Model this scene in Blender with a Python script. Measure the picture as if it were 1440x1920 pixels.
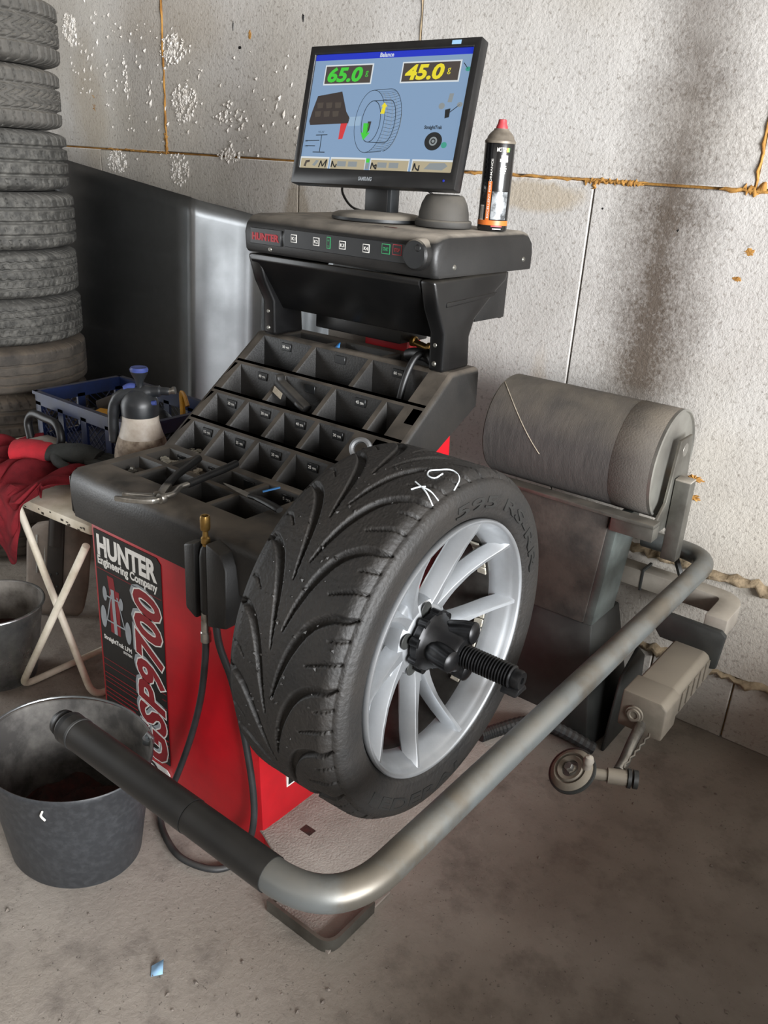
import bpy, bmesh, math, random
import numpy as np
from mathutils import Matrix, Vector
random.seed(7); rng = np.random.default_rng(7)
for o in list(bpy.data.objects): bpy.data.objects.remove(o)
scene = bpy.context.scene; COL = scene.collection
PI = math.pi; R = math.radians

# ------------------------------------------------------------------ camera
CAM = Vector((0.6386, -1.0733, 1.462))
def make_camera(f=1570.0, yaw=36.7, pitch=22.5, roll=3.6):
    a, t, r = R(yaw), R(pitch), R(roll)
    fh = Vector((-math.sin(a), math.cos(a), 0)); rt = Vector((math.cos(a), math.sin(a), 0)); z = Vector((0, 0, 1))
    fw = fh*math.cos(t) - z*math.sin(t); up = fh*math.sin(t) + z*math.cos(t)
    cx = rt*math.cos(r) + up*math.sin(r); cy = -rt*math.sin(r) + up*math.cos(r)
    m = Matrix.Identity(4)
    for i in range(3):
        m[i][0] = cx[i]; m[i][1] = cy[i]; m[i][2] = -fw[i]; m[i][3] = CAM[i]
    cd = bpy.data.cameras.new('camera'); cd.sensor_fit = 'VERTICAL'; cd.sensor_height = 36.0
    cd.lens = 36.0*f/1920.0; cd.clip_start = 0.02
    co = bpy.data.objects.new('camera', cd); COL.objects.link(co); co.matrix_world = m
    scene.camera = co
make_camera()

# ------------------------------------------------------------------ world, light, exposure
w = bpy.data.worlds.new('world'); scene.world = w; w.use_nodes = True
bg = w.node_tree.nodes['Background']; bg.inputs[0].default_value = (0.80, 0.88, 1.0, 1); bg.inputs[1].default_value = 1.2
def area(name, loc, target, sx, sy, power, col):
    d = bpy.data.lights.new(name, 'AREA'); d.shape = 'RECTANGLE'; d.size = sx; d.size_y = sy; d.energy = power; d.color = col
    o = bpy.data.objects.new(name, d); COL.objects.link(o); o.location = loc
    o.rotation_euler = (Vector(target)-Vector(loc)).to_track_quat('-Z', 'Y').to_euler()
    return o
area('daylight_door', (4.75, -1.55, 1.65), (-3.0, -1.2, 1.35), 3.3, 2.6, 690, (0.97, 0.985, 1.0))
area('front_fill', (-0.6, -4.25, 2.3), (-0.9, 0.5, 0.5), 2.6, 1.5, 10, (1.0, 0.97, 0.93))  # weak fill light added from the front; that wall has no gate
area('daylight_window', (-3.56, -1.35, 1.15), (0.0, -1.35, 1.15), 1.3, 2.1, 34, (0.93, 0.97, 1.0))
vs = scene.view_settings
vs.view_transform = 'Standard'; vs.look = 'None'; vs.gamma = 1.0; vs.exposure = 0.52
try: vs.use_curve_mapping = False
except Exception: pass

# ------------------------------------------------------------------ materials
def nodes_of(m):
    m.use_nodes = True; nt = m.node_tree; return nt, nt.nodes, nt.links
def rgb(h):
    h = h.lstrip('#'); c = [int(h[i:i+2], 16)/255 for i in (0, 2, 4)]
    return tuple(((v/12.92) if v <= .04045 else ((v+.055)/1.055)**2.4) for v in c)+(1,)
def mat(name, c1, c2=None, rough=.6, metal=0.0, scale=8, lo=.35, hi=.65, bump=0.0, bscale=60, dust=0.0, dustc='#8d8376', spec=.5, coat=0.0, rvar=0.0, detail=6, emit=0.0, stretch=None, dn=(.2, .9)):
    m = bpy.data.materials.new(name); nt, N, L = nodes_of(m)
    b = N['Principled BSDF']; b.inputs['Metallic'].default_value = metal
    b.inputs['Roughness'].default_value = rough; b.inputs['Specular IOR Level'].default_value = spec
    if coat: b.inputs['Coat Weight'].default_value = coat; b.inputs['Coat Roughness'].default_value = .12
    tc = N.new('ShaderNodeTexCoord'); vec = tc.outputs['Object']
    if stretch:
        mp = N.new('ShaderNodeMapping'); mp.inputs['Scale'].default_value = stretch; L.new(vec, mp.inputs[0]); vec = mp.outputs[0]
    col = None
    if c2:
        n = N.new('ShaderNodeTexNoise'); n.inputs['Scale'].default_value = scale; n.inputs['Detail'].default_value = detail; n.inputs['Roughness'].default_value = .62
        L.new(vec, n.inputs['Vector'])
        mr = N.new('ShaderNodeMapRange'); mr.inputs[1].default_value = lo; mr.inputs[2].default_value = hi; L.new(n.outputs[0], mr.inputs[0])
        mx = N.new('ShaderNodeMix'); mx.data_type = 'RGBA'; mx.inputs[6].default_value = rgb(c1); mx.inputs[7].default_value = rgb(c2)
        L.new(mr.outputs[0], mx.inputs[0]); col = mx.outputs[2]
        if rvar:
            r2 = N.new('ShaderNodeMapRange'); r2.inputs[1].default_value = lo; r2.inputs[2].default_value = hi
            r2.inputs[3].default_value = rough; r2.inputs[4].default_value = min(1, rough+rvar); L.new(n.outputs[0], r2.inputs[0]); L.new(r2.outputs[0], b.inputs['Roughness'])
    if dust:
        g = N.new('ShaderNodeNewGeometry'); sp = N.new('ShaderNodeSeparateXYZ'); L.new(g.outputs['Normal'], sp.inputs[0])
        n2 = N.new('ShaderNodeTexNoise'); n2.inputs['Scale'].default_value = 14; n2.inputs['Detail'].default_value = 7; L.new(tc.outputs['Object'], n2.inputs['Vector'])
        m1 = N.new('ShaderNodeMapRange'); m1.inputs[1].default_value = dn[0]; m1.inputs[2].default_value = dn[1]; L.new(sp.outputs[2], m1.inputs[0])
        m2 = N.new('ShaderNodeMapRange'); m2.inputs[1].default_value = .3; m2.inputs[2].default_value = .62; m2.inputs[3].default_value = .25; m2.inputs[4].default_value = 1; L.new(n2.outputs[0], m2.inputs[0])
        mu = N.new('ShaderNodeMath'); mu.operation = 'MULTIPLY'; L.new(m1.outputs[0], mu.inputs[0]); L.new(m2.outputs[0], mu.inputs[1])
        mu2 = N.new('ShaderNodeMath'); mu2.operation = 'MULTIPLY'; mu2.inputs[1].default_value = dust; L.new(mu.outputs[0], mu2.inputs[0])
        dx = N.new('ShaderNodeMix'); dx.data_type = 'RGBA'; dx.inputs[7].default_value = rgb(dustc)
        if col is None: dx.inputs[6].default_value = rgb(c1)
        else: L.new(col, dx.inputs[6])
        L.new(mu2.outputs[0], dx.inputs[0]); col = dx.outputs[2]
        rx = N.new('ShaderNodeMapRange'); rx.inputs[3].default_value = rough; rx.inputs[4].default_value = .95; L.new(mu2.outputs[0], rx.inputs[0]); L.new(rx.outputs[0], b.inputs['Roughness'])
    if col is None: b.inputs['Base Color'].default_value = rgb(c1)
    else: L.new(col, b.inputs['Base Color'])
    if bump:
        n3 = N.new('ShaderNodeTexNoise'); n3.inputs['Scale'].default_value = bscale; n3.inputs['Detail'].default_value = 5; L.new(vec, n3.inputs['Vector'])
        bp = N.new('ShaderNodeBump'); bp.inputs['Strength'].default_value = bump; bp.inputs['Distance'].default_value = .004; L.new(n3.outputs[0], bp.inputs['Height']); L.new(bp.outputs[0], b.inputs['Normal'])
    if emit:
        b.inputs['Emission Color'].default_value = rgb(c1); b.inputs['Emission Strength'].default_value = emit
    return m

def wall_material():
    m = bpy.data.materials.new('foam_board'); nt, N, L = nodes_of(m); b = N['Principled BSDF']; b.inputs['Roughness'].default_value = .92; b.inputs['Specular IOR Level'].default_value = .15
    g = N.new('ShaderNodeNewGeometry'); P = g.outputs['Position']
    def noise(scale, detail=6, rough=.6):
        n = N.new('ShaderNodeTexNoise'); n.inputs['Scale'].default_value = scale; n.inputs['Detail'].default_value = detail; n.inputs['Roughness'].default_value = rough; L.new(P, n.inputs['Vector']); return n.outputs[0]
    def rngm(s, a, bb, c=0, d=1):
        r = N.new('ShaderNodeMapRange'); r.inputs[1].default_value = a; r.inputs[2].default_value = bb; r.inputs[3].default_value = c; r.inputs[4].default_value = d; L.new(s, r.inputs[0]); return r.outputs[0]
    def math2(op, a, bb):
        q = N.new('ShaderNodeMath'); q.operation = op
        for i, v in enumerate((a, bb)):
            if isinstance(v, (int, float)): q.inputs[i].default_value = v
            else: L.new(v, q.inputs[i])
        return q.outputs[0]
    def mix(f, a, bb):
        x = N.new('ShaderNodeMix'); x.data_type = 'RGBA'
        if isinstance(f, (int, float)): x.inputs[0].default_value = f
        else: L.new(f, x.inputs[0])
        for i, v in ((6, a), (7, bb)):
            if isinstance(v, str): x.inputs[i].default_value = rgb(v)
            else: L.new(v, x.inputs[i])
        return x.outputs[2]
    sp = N.new('ShaderNodeSeparateXYZ'); L.new(P, sp.inputs[0]); X, Z = sp.outputs[0], sp.outputs[2]
    base = mix(rngm(noise(2.2), .38, .62), '#c2bfbb', '#b0aca7')
    base = mix(rngm(noise(.9, 3), .45, .62, 0, .35), base, '#b5ab97')
    # fine grime grains
    base = mix(rngm(noise(90, 3), .56, .68, 0, .6), base, '#7d766e')
    # tan water stains near (-.66, 1.37) and (-.47, .85)
    def blob(cx, cz, rx, rz, amt, colr, basec, ns=6, soft=.5):
        dx = math2('DIVIDE', math2('SUBTRACT', X, cx), rx); dz = math2('DIVIDE', math2('SUBTRACT', Z, cz), rz)
        d = math2('SQRT', math2('ADD', math2('MULTIPLY', dx, dx), math2('MULTIPLY', dz, dz)), 0)
        d = math2('ADD', d, math2('MULTIPLY', math2('SUBTRACT', noise(ns, 6, .65), .5), 1.1))
        return mix(rngm(d, 1.0+soft*.3, 1.0-soft, 0, amt), basec, colr)
    base = blob(-.496, 1.408, .16, .042, .55, '#a8977b', base, 9, .3)
    base = blob(-.411, .864, .033, .15, .5, '#a89a86', base, 6)
    base = blob(-1.338, 1.309, .057, .10, .6, '#8f8370', base, 9, .3)
    base = blob(-2.427, 1.593, .12, .24, .35, '#9a8a70', base, 7)
    base = blob(-1.906, 1.877, .33, .15, .3, '#a08f74', base, 5)
    # sooty drip column
    cxl = math2('ADD', -.122, math2('MULTIPLY', math2('SUBTRACT', 1.83, Z), -.01))
    dd = math2('ABSOLUTE', math2('SUBTRACT', X, cxl), 0)
    wv = math2('MULTIPLY', math2('SUBTRACT', noise(5, 5), .5), .10)
    gr = math2('MULTIPLY', math2('SUBTRACT', noise(110, 4, .75), .5), .20)
    dd2 = math2('ADD', math2('ADD', dd, wv), gr)
    soot = rngm(dd2, .165, .015)
    soot = math2('MULTIPLY', soot, rngm(Z, .86, .98))
    soot = math2('MULTIPLY', soot, rngm(noise(4.2, 3), .30, .55, .62, 1))
    base = mix(math2('MULTIPLY', soot, .92), base, '#4d4238')
    # mottled darker tone, stronger towards the bottom
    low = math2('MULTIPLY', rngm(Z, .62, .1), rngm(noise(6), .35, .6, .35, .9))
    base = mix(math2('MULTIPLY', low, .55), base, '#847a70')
    L.new(base, b.inputs['Base Color'])
    bp = N.new('ShaderNodeBump'); bp.inputs['Strength'].default_value = .5; bp.inputs['Distance'].default_value = .004
    h = math2('ADD', noise(120, 3, .7), math2('MULTIPLY', noise(16, 4), .9)); L.new(h, bp.inputs['Height']); L.new(bp.outputs[0], b.inputs['Normal'])
    return m

def floor_material():
    m = bpy.data.materials.new('dusty_concrete'); nt, N, L = nodes_of(m); b = N['Principled BSDF']; b.inputs['Roughness'].default_value = .9; b.inputs['Specular IOR Level'].default_value = .2
    g = N.new('ShaderNodeNewGeometry'); P = g.outputs['Position']
    def noise(scale, detail=7, rough=.6, dist=0):
        n = N.new('ShaderNodeTexNoise'); n.inputs['Scale'].default_value = scale; n.inputs['Detail'].default_value = detail; n.inputs['Roughness'].default_value = rough; n.inputs['Distortion'].default_value = dist; L.new(P, n.inputs['Vector']); return n.outputs[0]
    def rngm(s, a, bb, c=0, d=1):
        r = N.new('ShaderNodeMapRange'); r.inputs[1].default_value = a; r.inputs[2].default_value = bb; r.inputs[3].default_value = c; r.inputs[4].default_value = d; L.new(s, r.inputs[0]); return r.outputs[0]
    def mix(f, a, bb):
        x = N.new('ShaderNodeMix'); x.data_type = 'RGBA'; L.new(f, x.inputs[0])
        for i, v in ((6, a), (7, bb)):
            if isinstance(v, str): x.inputs[i].default_value = rgb(v)
            else: L.new(v, x.inputs[i])
        return x.outputs[2]
    c = mix(rngm(noise(3.0), .36, .64), '#a29a91', '#877f77')
    c = mix(rngm(noise(1.3, 4), .42, .6, 0, .5), c, '#aea599')
    c = mix(rngm(noise(9, 8, .7), .5, .68, 0, .5), c, '#544d49')
    c = mix(rngm(noise(70, 4, .7), .55, .75, 0, .35), c, '#a09a92')
    c = mix(rngm(noise(130, 2, .7), .66, .74, 0, .7), c, '#453e3a')
    sp = N.new('ShaderNodeSeparateXYZ'); L.new(P, sp.inputs[0])
    # patchy brown tone, darker towards the roller side
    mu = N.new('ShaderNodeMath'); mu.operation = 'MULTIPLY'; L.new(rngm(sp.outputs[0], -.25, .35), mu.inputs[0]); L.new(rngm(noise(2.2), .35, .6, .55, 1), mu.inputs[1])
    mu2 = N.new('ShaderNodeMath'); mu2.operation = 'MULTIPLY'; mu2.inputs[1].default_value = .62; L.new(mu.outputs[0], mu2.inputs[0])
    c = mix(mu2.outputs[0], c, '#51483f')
    L.new(c, b.inputs['Base Color'])
    bp = N.new('ShaderNodeBump'); bp.inputs['Strength'].default_value = .6; bp.inputs['Distance'].default_value = .004
    ad = N.new('ShaderNodeMath'); ad.operation = 'ADD'; L.new(noise(85, 8, .7, .15), ad.inputs[0]); L.new(noise(8, 5), ad.inputs[1]); L.new(ad.outputs[0], bp.inputs['Height']); L.new(bp.outputs[0], b.inputs['Normal'])
    return m

MT = dict(
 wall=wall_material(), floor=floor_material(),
 plainwall=mat('grey_plaster', '#6b655e', '#57514b', .95, scale=3),
 foam=mat('orange_foam', '#b98a45', '#8a5f2a', .9, scale=22, bump=.8, bscale=60),
 foamlow=mat('dirty_foam', '#9c8a70', '#766852', .95, scale=18, bump=.8, bscale=70),
 peel=mat('torn_white_foam', '#e6e2dc', '#b9b2a8', .9, scale=60, bump=1.0, bscale=160),
 red=mat('red_paint', '#b80f1c', '#9a0d18', .42, scale=5, coat=.08, dust=.2, dustc='#9a8f88', bump=.02),
 blackp=mat('black_plastic', '#131313', '#1d1c1b', .45, scale=9, dust=.4, dustc='#5a544b', bump=.10, bscale=240),
 tray=mat('tray_plastic', '#131313', '#22201e', .40, scale=7, dust=.8, dustc='#675e53', bump=.10, bscale=220, dn=(.35, .98)),
 console=mat('console_plastic', '#131313', '#1f1e1d', .45, scale=6, dust=.95, dustc='#a0978a', bump=.06, bscale=260, dn=(.5, .98)),
 consoledk=mat('gloss_black_paint', '#0a0a0b', '#121212', .3, scale=8, dust=.25, dustc='#5f594f', bump=.03),
 keypad=mat('keypad_black', '#17191b', '#242526', .35, scale=12),
 decal=mat('decal_black', '#141414', '#232222', .4, scale=30, lo=.55, hi=.8),
 white=mat('print_white', '#d9d7d2', '#bdbab4', .5, scale=80, lo=.55, hi=.7),
 silver=mat('print_silver', '#8d9296', None, .45),
 decalred=mat('print_red', '#7e1a22', None, .45),
 redline=mat('print_red_line', '#8c1620', None, .45),
 green=mat('print_green', '#2f8f5a', None, .5),
 tyre=mat('tyre_rubber', '#131211', '#1f1c19', .6, scale=10, bump=.35, bscale=140, dust=.10, dustc='#4d463e'),
 tyreside=mat('tyre_sidewall', '#161617', '#222222', .5, scale=14, bump=.12, bscale=200),
 tyretext=mat('tyre_letters', '#1d1d1c', None, .5),
 chalk=mat('chalk_white', '#dfe6ea', None, .9),
 oldtyre=mat('old_tyre', '#45433f', '#56534e', .8, scale=30, dust=.5, dustc='#7c766c', bump=.35, bscale=90),
 oldtyre2=mat('old_tyre_grey', '#33322f', '#605e59', .75, scale=34, lo=.42, hi=.72, dust=.4, dustc='#7d7b76', bump=.35, bscale=70),
 oldtyre3=mat('old_tyre_brown', '#383430', '#5a534b', .85, scale=12, dust=.5, dustc='#77695a', bump=.3, bscale=80),
 alloy=mat('alloy_silver', '#b4b7ba', '#a2a5a8', .38, .85, scale=12, rvar=.15),
 alloyin=mat('alloy_barrel', '#4a4845', '#2c2a27', .42, .6, scale=14),
 weight=mat('lead_weight', '#b9b4a6', '#8b8578', .5, .3, scale=60),
 steel=mat('worn_steel', '#76756f', '#57544e', .42, .75, scale=10, rvar=.2, dust=.5, dustc='#8f8578'),
 tubepaint=mat('grey_tube', '#6a6e6e', '#5a564f', .33, .55, scale=9, lo=.42, hi=.6, rvar=.3, dust=.38, dustc='#857b6b', stretch=(1, 1, 1)),
 grip=mat('black_rubber_grip', '#101010', '#191817', .42, scale=5, lo=.52, hi=.66, dust=.12, dustc='#5d574e'),
 gripdust=mat('dust_smear', '#77705f', '#4d4a44', .85, scale=30),
 drum=mat('abrasive_drum', '#4a4643', '#383533', .9, scale=8, dust=.5, dustc='#7b7264', bump=.35, bscale=60, stretch=(16, 2, 2), lo=.3, hi=.7),
 drumband=mat('drum_band', '#5d5852', '#4d4843', .88, scale=8, dust=.5, dustc='#857b6c', bump=.3, bscale=240),
 drumend=mat('drum_end_metal', '#9a9992', '#7b7872', .4, .7, scale=6),
 post=mat('dusty_post', '#443c36', '#191613', .75, scale=6, lo=.38, hi=.64, bump=.15, bscale=120),
 postdark=mat('dark_post', '#1d1e1d', '#2f302e', .5, scale=10, bump=.05),
 postedge=mat('post_edge', '#5c6360', '#474b49', .45, .4, scale=12),
 beige=mat('dusty_beige_bar', '#8d877d', '#756e65', .75, scale=10, dust=.4, dustc='#b3aa9b'),
 gaugebox=mat('dusty_taupe', '#6b6358', '#565046', .7, scale=14, dust=.4, dustc='#9b917f'),
 plate=mat('textured_plate', '#a79f97', '#8b827a', .85, scale=5, bump=.6, bscale=210),
 brass=mat('brass', '#9b7c46', '#7a5e30', .35, .85, scale=30),
 hose=mat('rubber_hose', '#1a1b1c', '#2a2c2e', .5, scale=18, dust=.2, dustc='#77736c'),
 black=mat('black', '#101011', '#1a1a1a', .45, scale=20),
 blackthread=mat('black_oxide', '#151516', '#222223', .34, .6, scale=30),
 bezel=mat('monitor_bezel', '#151516', '#1d1d1d', .35, scale=20, dust=.2, dustc='#55504a'),
 basegrey=mat('monitor_base', '#1e2022', '#2c2f31', .42, scale=12, dust=.85, dustc='#9a9285'),
 cup=mat('rubber_cup', '#2b2a28', '#3a3835', .72, scale=12, dust=.5, dustc='#7b7468', dn=(-.1, .9)),
 canblack=mat('can_black', '#0f0f10', None, .25, coat=.4),
 canorange=mat('can_orange', '#c8692a', None, .4),
 cangrey=mat('can_grey', '#9ea2a5', '#3a3c3e', .35, .3, scale=60, lo=.4, hi=.6),
 canmetal=mat('can_dome', '#8e8578', '#6f675c', .5, .4, scale=30),
 canred=mat('can_nozzle_red', '#a83a3f', None, .5),
 canyellow=mat('can_yellow', '#d9b13a', None, .5), cangreen=mat('can_green', '#5a9a4a', None, .5),
 galv=mat('galvanised', '#b3b8ba', '#75797b', .25, .9, scale=13, rvar=.25, bump=.3, bscale=24),
 galvin=mat('bucket_inside_grime', '#8c8780', '#4c4640', .8, .1, scale=12),
 bucket=mat('bucket_plastic', '#2b2d30', '#3b3d40', .5, scale=70, lo=.45, hi=.75, bump=.12, bscale=80),
 bucketin=mat('bucket_inside', '#6d6a66', '#3d3b39', .8, scale=12, lo=.35, hi=.6),
 rubbish=mat('rubbish_dark', '#2c211d', '#4b2520', .9, scale=40, bump=.8, bscale=60),
 paper=mat('paper', '#b5ab9a', '#8c8170', .9, scale=40),
 whitepaint=mat('chipped_white_paint', '#e2dac9', '#c4baa4', .55, scale=14, bump=.08, bscale=90),
 whitetube=mat('white_tube', '#e6dfcd', '#bfb49c', .5, scale=16, lo=.45, hi=.75),
 blackchip=mat('bare_chip', '#221d18', '#43392e', .8, scale=50),
 shovel=mat('shovel_steel', '#8d8175', '#6b6158', .7, .1, scale=9),
 shovelwood=mat('shovel_socket', '#37302a', '#2a2520', .8, .2, scale=12),
 cloth=mat('red_cloth', '#83282f', '#4d191d', .95, scale=7, lo=.4, hi=.66, bump=.3, bscale=300, spec=.1),
 gloved=mat('glove_grey', '#262927', '#363836', .85, scale=22, bump=.3, bscale=200),
 glovered=mat('glove_cuff', '#b5212d', '#93202a', .9, scale=14, bump=.3, bscale=300),
 crate=mat('blue_crate', '#0b1e48', '#081430', .45, scale=14, dust=.35, dustc='#6e6a66'),
 yellow=mat('yellow_plastic', '#c28a1e', '#96681a', .5, scale=20),
 bottle=mat('milky_plastic', '#b3aba0', '#8d8174', .5, scale=14, spec=.4),
 bottledirt=mat('bottle_grime', '#5a4c3e', '#978a7a', .8, scale=34, lo=.35, hi=.62),
 sprayhead=mat('sprayer_black', '#121417', '#1d2023', .4, scale=12, dust=.12, dustc='#6f6c68'),
 sprayblue=mat('sprayer_blue', '#35427a', '#2a3564', .45, scale=30),
 sheet=mat('sheet_zinc', '#8f9294', '#7b7e80', .34, 1.0, scale=3, rvar=.12, bump=.03, bscale=7),
 wood=mat('dark_wood', '#2c2620', '#3a332b', .85, scale=12),
 bluescrap=mat('blue_scrap', '#8fb6d6', None, .7),
 stone=mat('grit', '#8b8279', '#5c544e', .95, scale=60),
 steelbright=mat('bright_steel', '#a9a6a0', '#827e77', .3, .9, scale=30),
 blue=mat('blue_plastic', '#2b6ca6', None, .5),
)
def emis(name, h, s=1.0):
    m = bpy.data.materials.new(name); nt, N, L = nodes_of(m); b = N['Principled BSDF']
    b.inputs['Base Color'].default_value = (.01, .01, .01, 1); b.inputs['Roughness'].default_value = .35
    b.inputs['Emission Color'].default_value = rgb(h); b.inputs['Emission Strength'].default_value = s; return m
ES = .62
for k, h in dict(s_bg='#86a3c4', s_title='#1230c8', s_box='#4a423c', s_green='#43d13a', s_yellow='#f2e22c', s_red='#d8353a', s_dark='#372e2b', s_brown='#4d443c', s_line='#22303c', s_tan='#b8ac8e', s_white='#dfe6ea', s_pale='#9cb8d2', s_grey='#8f9698', s_black='#15181a', s_teal='#3fa08c').items(): MT[k] = emis(k, h, ES)

# ------------------------------------------------------------------ mesh helpers
class MB:
    def __init__(s): s.v = []; s.f = []
    def add(s, vs_, fs, M=None):
        b = len(s.v)
        s.v += [tuple(M @ Vector(p)) if M is not None else tuple(p) for p in vs_]; s.f += [tuple(i+b for i in f) for f in fs]; return s
    def box(s, c, d, M=None):
        x, y, z = d[0]/2, d[1]/2, d[2]/2
        vs_ = [(c[0]+a*x, c[1]+b*y, c[2]+e*z) for a in (-1, 1) for b in (-1, 1) for e in (-1, 1)]
        return s.add(vs_, [(0, 1, 3, 2), (4, 6, 7, 5), (0, 4, 5, 1), (2, 3, 7, 6), (0, 2, 6, 4), (1, 5, 7, 3)], M)
    def bb(s, x0, x1, y0, y1, z0, z1, M=None): return s.box(((x0+x1)/2, (y0+y1)/2, (z0+z1)/2), (x1-x0, y1-y0, z1-z0), M)
    def prism(s, poly, h0, h1, axes='xyz', M=None):
        # poly in the first two of `axes`, extruded along the third
        ix = ['xyz'.index(a) for a in axes]; n = len(poly)
        def P(a, b, c):
            p = [0, 0, 0]; p[ix[0]], p[ix[1]], p[ix[2]] = a, b, c; return p
        vs_ = [P(a, b, h0) for a, b in poly]+[P(a, b, h1) for a, b in poly]
        return s.add(vs_, [tuple(range(n))[::-1], tuple(range(n, 2*n))]+[(i, (i+1) % n, n+(i+1) % n, n+i) for i in range(n)], M)
    def lathe(s, prof, n=48, axis='z', o=(0, 0, 0), M=None, closed=False):
        vs_ = []; m = len(prof)
        for i in range(n):
            a = 2*PI*i/n; ca, sa = math.cos(a), math.sin(a)
            for r, h in prof:
                p = (r*ca, r*sa, h) if axis == 'z' else ((h, r*ca, r*sa) if axis == 'x' else (r*ca, h, r*sa))
                vs_.append((p[0]+o[0], p[1]+o[1], p[2]+o[2]))
        fs = []
        for i in range(n):
            j = (i+1) % n
            for k in range(m if closed else m-1):
                l = (k+1) % m
                fs.append((i*m+k, j*m+k, j*m+l, i*m+l))
        return s.add(vs_, fs, M)
    def tube(s, path, r, n=12, caps=True, M=None, flat=None):
        P = [Vector(p) for p in path]; m = len(P); rr = r if isinstance(r, (list, tuple)) else [r]*m
        T = []
        for i in range(m):
            t = (P[min(i+1, m-1)]-P[max(i-1, 0)]); T.append(t.normalized() if t.length > 1e-9 else Vector((0, 0, 1)))
        up = Vector((0, 0, 1)) if abs(T[0].z) < .9 else Vector((0, 1, 0))
        u = (up-T[0]*up.dot(T[0])).normalized(); vs_ = []
        for i in range(m):
            u = (u-T[i]*u.dot(T[i])).normalized(); v = T[i].cross(u)
            for k in range(n):
                a = 2*PI*k/n; fa = flat if flat else 1.0
                vs_.append(tuple(P[i]+u*(math.cos(a)*rr[i]*fa)+v*(math.sin(a)*rr[i])))
        fs = [(i*n+k, i*n+(k+1) % n, (i+1)*n+(k+1) % n, (i+1)*n+k) for i in range(m-1) for k in range(n)]
        if caps: fs += [tuple(range(n))[::-1], tuple(range((m-1)*n, m*n))]
        return s.add(vs_, fs, M)
    def grid(s, fn, nu, nv, M=None, thick=0):
        vs_ = [fn(i/nu, j/nv) for i in range(nu+1) for j in range(nv+1)]
        fs = [(i*(nv+1)+j, (i+1)*(nv+1)+j, (i+1)*(nv+1)+j+1, i*(nv+1)+j+1) for i in range(nu) for j in range(nv)]
        return s.add(vs_, fs, M)

def org(p):
    v = Vector((0, 0, 0))
    while p is not None: v = v+p.location; p = p.parent
    return v
def finish(me, angle=38, bevel=0, seg=2, merge=False, recalc=True):
    bm = bmesh.new(); bm.from_mesh(me)
    if merge: bmesh.ops.remove_doubles(bm, verts=bm.verts, dist=1e-5)
    if recalc: bmesh.ops.recalc_face_normals(bm, faces=bm.faces)
    if bevel:
        es = [e for e in bm.edges if len(e.link_faces) == 2 and e.calc_face_angle(0) > R(30)]
        bmesh.ops.bevel(bm, geom=es, offset=bevel, segments=seg, affect='EDGES', profile=.5, clamp_overlap=True)
    for f_ in bm.faces: f_.smooth = True
    for e in bm.edges:
        if len(e.link_faces) == 2 and e.calc_face_angle(0) > R(angle): e.smooth = False
    bm.to_mesh(me); bm.free()
def build(name, mb, m, parent=None, xf=None, bevel=0, seg=2, angle=38, merge=False, solid=0, label=None, recalc=True):
    o0 = org(parent) if parent is not None else Vector((0, 0, 0))
    vs_ = [((xf @ Vector(p)) if xf is not None else Vector(p))-o0 for p in mb.v]
    me = bpy.data.meshes.new(name); me.from_pydata([tuple(v) for v in vs_], [], mb.f)
    finish(me, angle, bevel, seg, merge, recalc)
    me.materials.append(MT[m] if isinstance(m, str) else m)
    o = bpy.data.objects.new(name, me); COL.objects.link(o)
    if parent is not None: o.parent = parent
    if solid:
        md = o.modifiers.new('solid', 'SOLIDIFY'); md.thickness = solid; md.offset = 0
    if label: o['label'] = label
    return o
def tag(o, label, cat, group=None, kind=None):
    o['label'] = label; o['category'] = cat
    if group: o['group'] = group
    if kind: o['kind'] = kind
    return o
def thing(name, loc, label, cat, group=None):
    o = bpy.data.objects.new(name, None); COL.objects.link(o); o.location = loc; o.empty_display_size = .05
    return tag(o, label, cat, group)
def recentre(o):
    # a one-mesh thing: move the origin to the middle of its underside
    me = o.data; n = len(me.vertices); a = np.empty(n*3); me.vertices.foreach_get('co', a); a = a.reshape(-1, 3)
    c = Vector(((a[:, 0].min()+a[:, 0].max())/2, (a[:, 1].min()+a[:, 1].max())/2, a[:, 2].min()))
    a -= np.array(c); me.vertices.foreach_set('co', a.ravel()); o.location = o.location+c; me.update(); return o
def single(name, mb, m, label, cat, group=None, kind=None, **k):
    return tag(recentre(build(name, mb, m, **k)), label, cat, group, kind)
_tx = {}
def text_geo(body, size=1.0, shear=0.0, offset=0.0, extrude=0.0, align='LEFT', space=1.0):
    cu = bpy.data.curves.new('txt', 'FONT'); cu.body = body; cu.size = size; cu.shear = shear; cu.offset = offset; cu.extrude = extrude; cu.align_x = align; cu.space_character = space; cu.resolution_u = 3
    ob = bpy.data.objects.new('txt', cu); COL.objects.link(ob)
    dg = bpy.context.evaluated_depsgraph_get(); dg.update()
    me = ob.evaluated_get(dg).to_mesh()
    vs_ = [tuple(v.co) for v in me.vertices]; fs = [tuple(p.vertices) for p in me.polygons]
    ob.evaluated_get(dg).to_mesh_clear(); bpy.data.objects.remove(ob); bpy.data.curves.remove(cu)
    return vs_, fs
def text(name, body, m, parent, fn, width=None, size=1.0, **k):
    vs_, fs = text_geo(body, size, **k)
    if width:
        xs = [p[0] for p in vs_]; s_ = width/(max(xs)-min(xs)); x0 = min(xs); vs_ = [((p[0]-x0)*s_, p[1], p[2]) for p in vs_]
    mb = MB(); mb.add([fn(*p) for p in vs_], fs)
    return build(name, mb, m, parent, angle=60, recalc=False)
def lerp(a, b, t): return a+(b-a)*t
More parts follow.
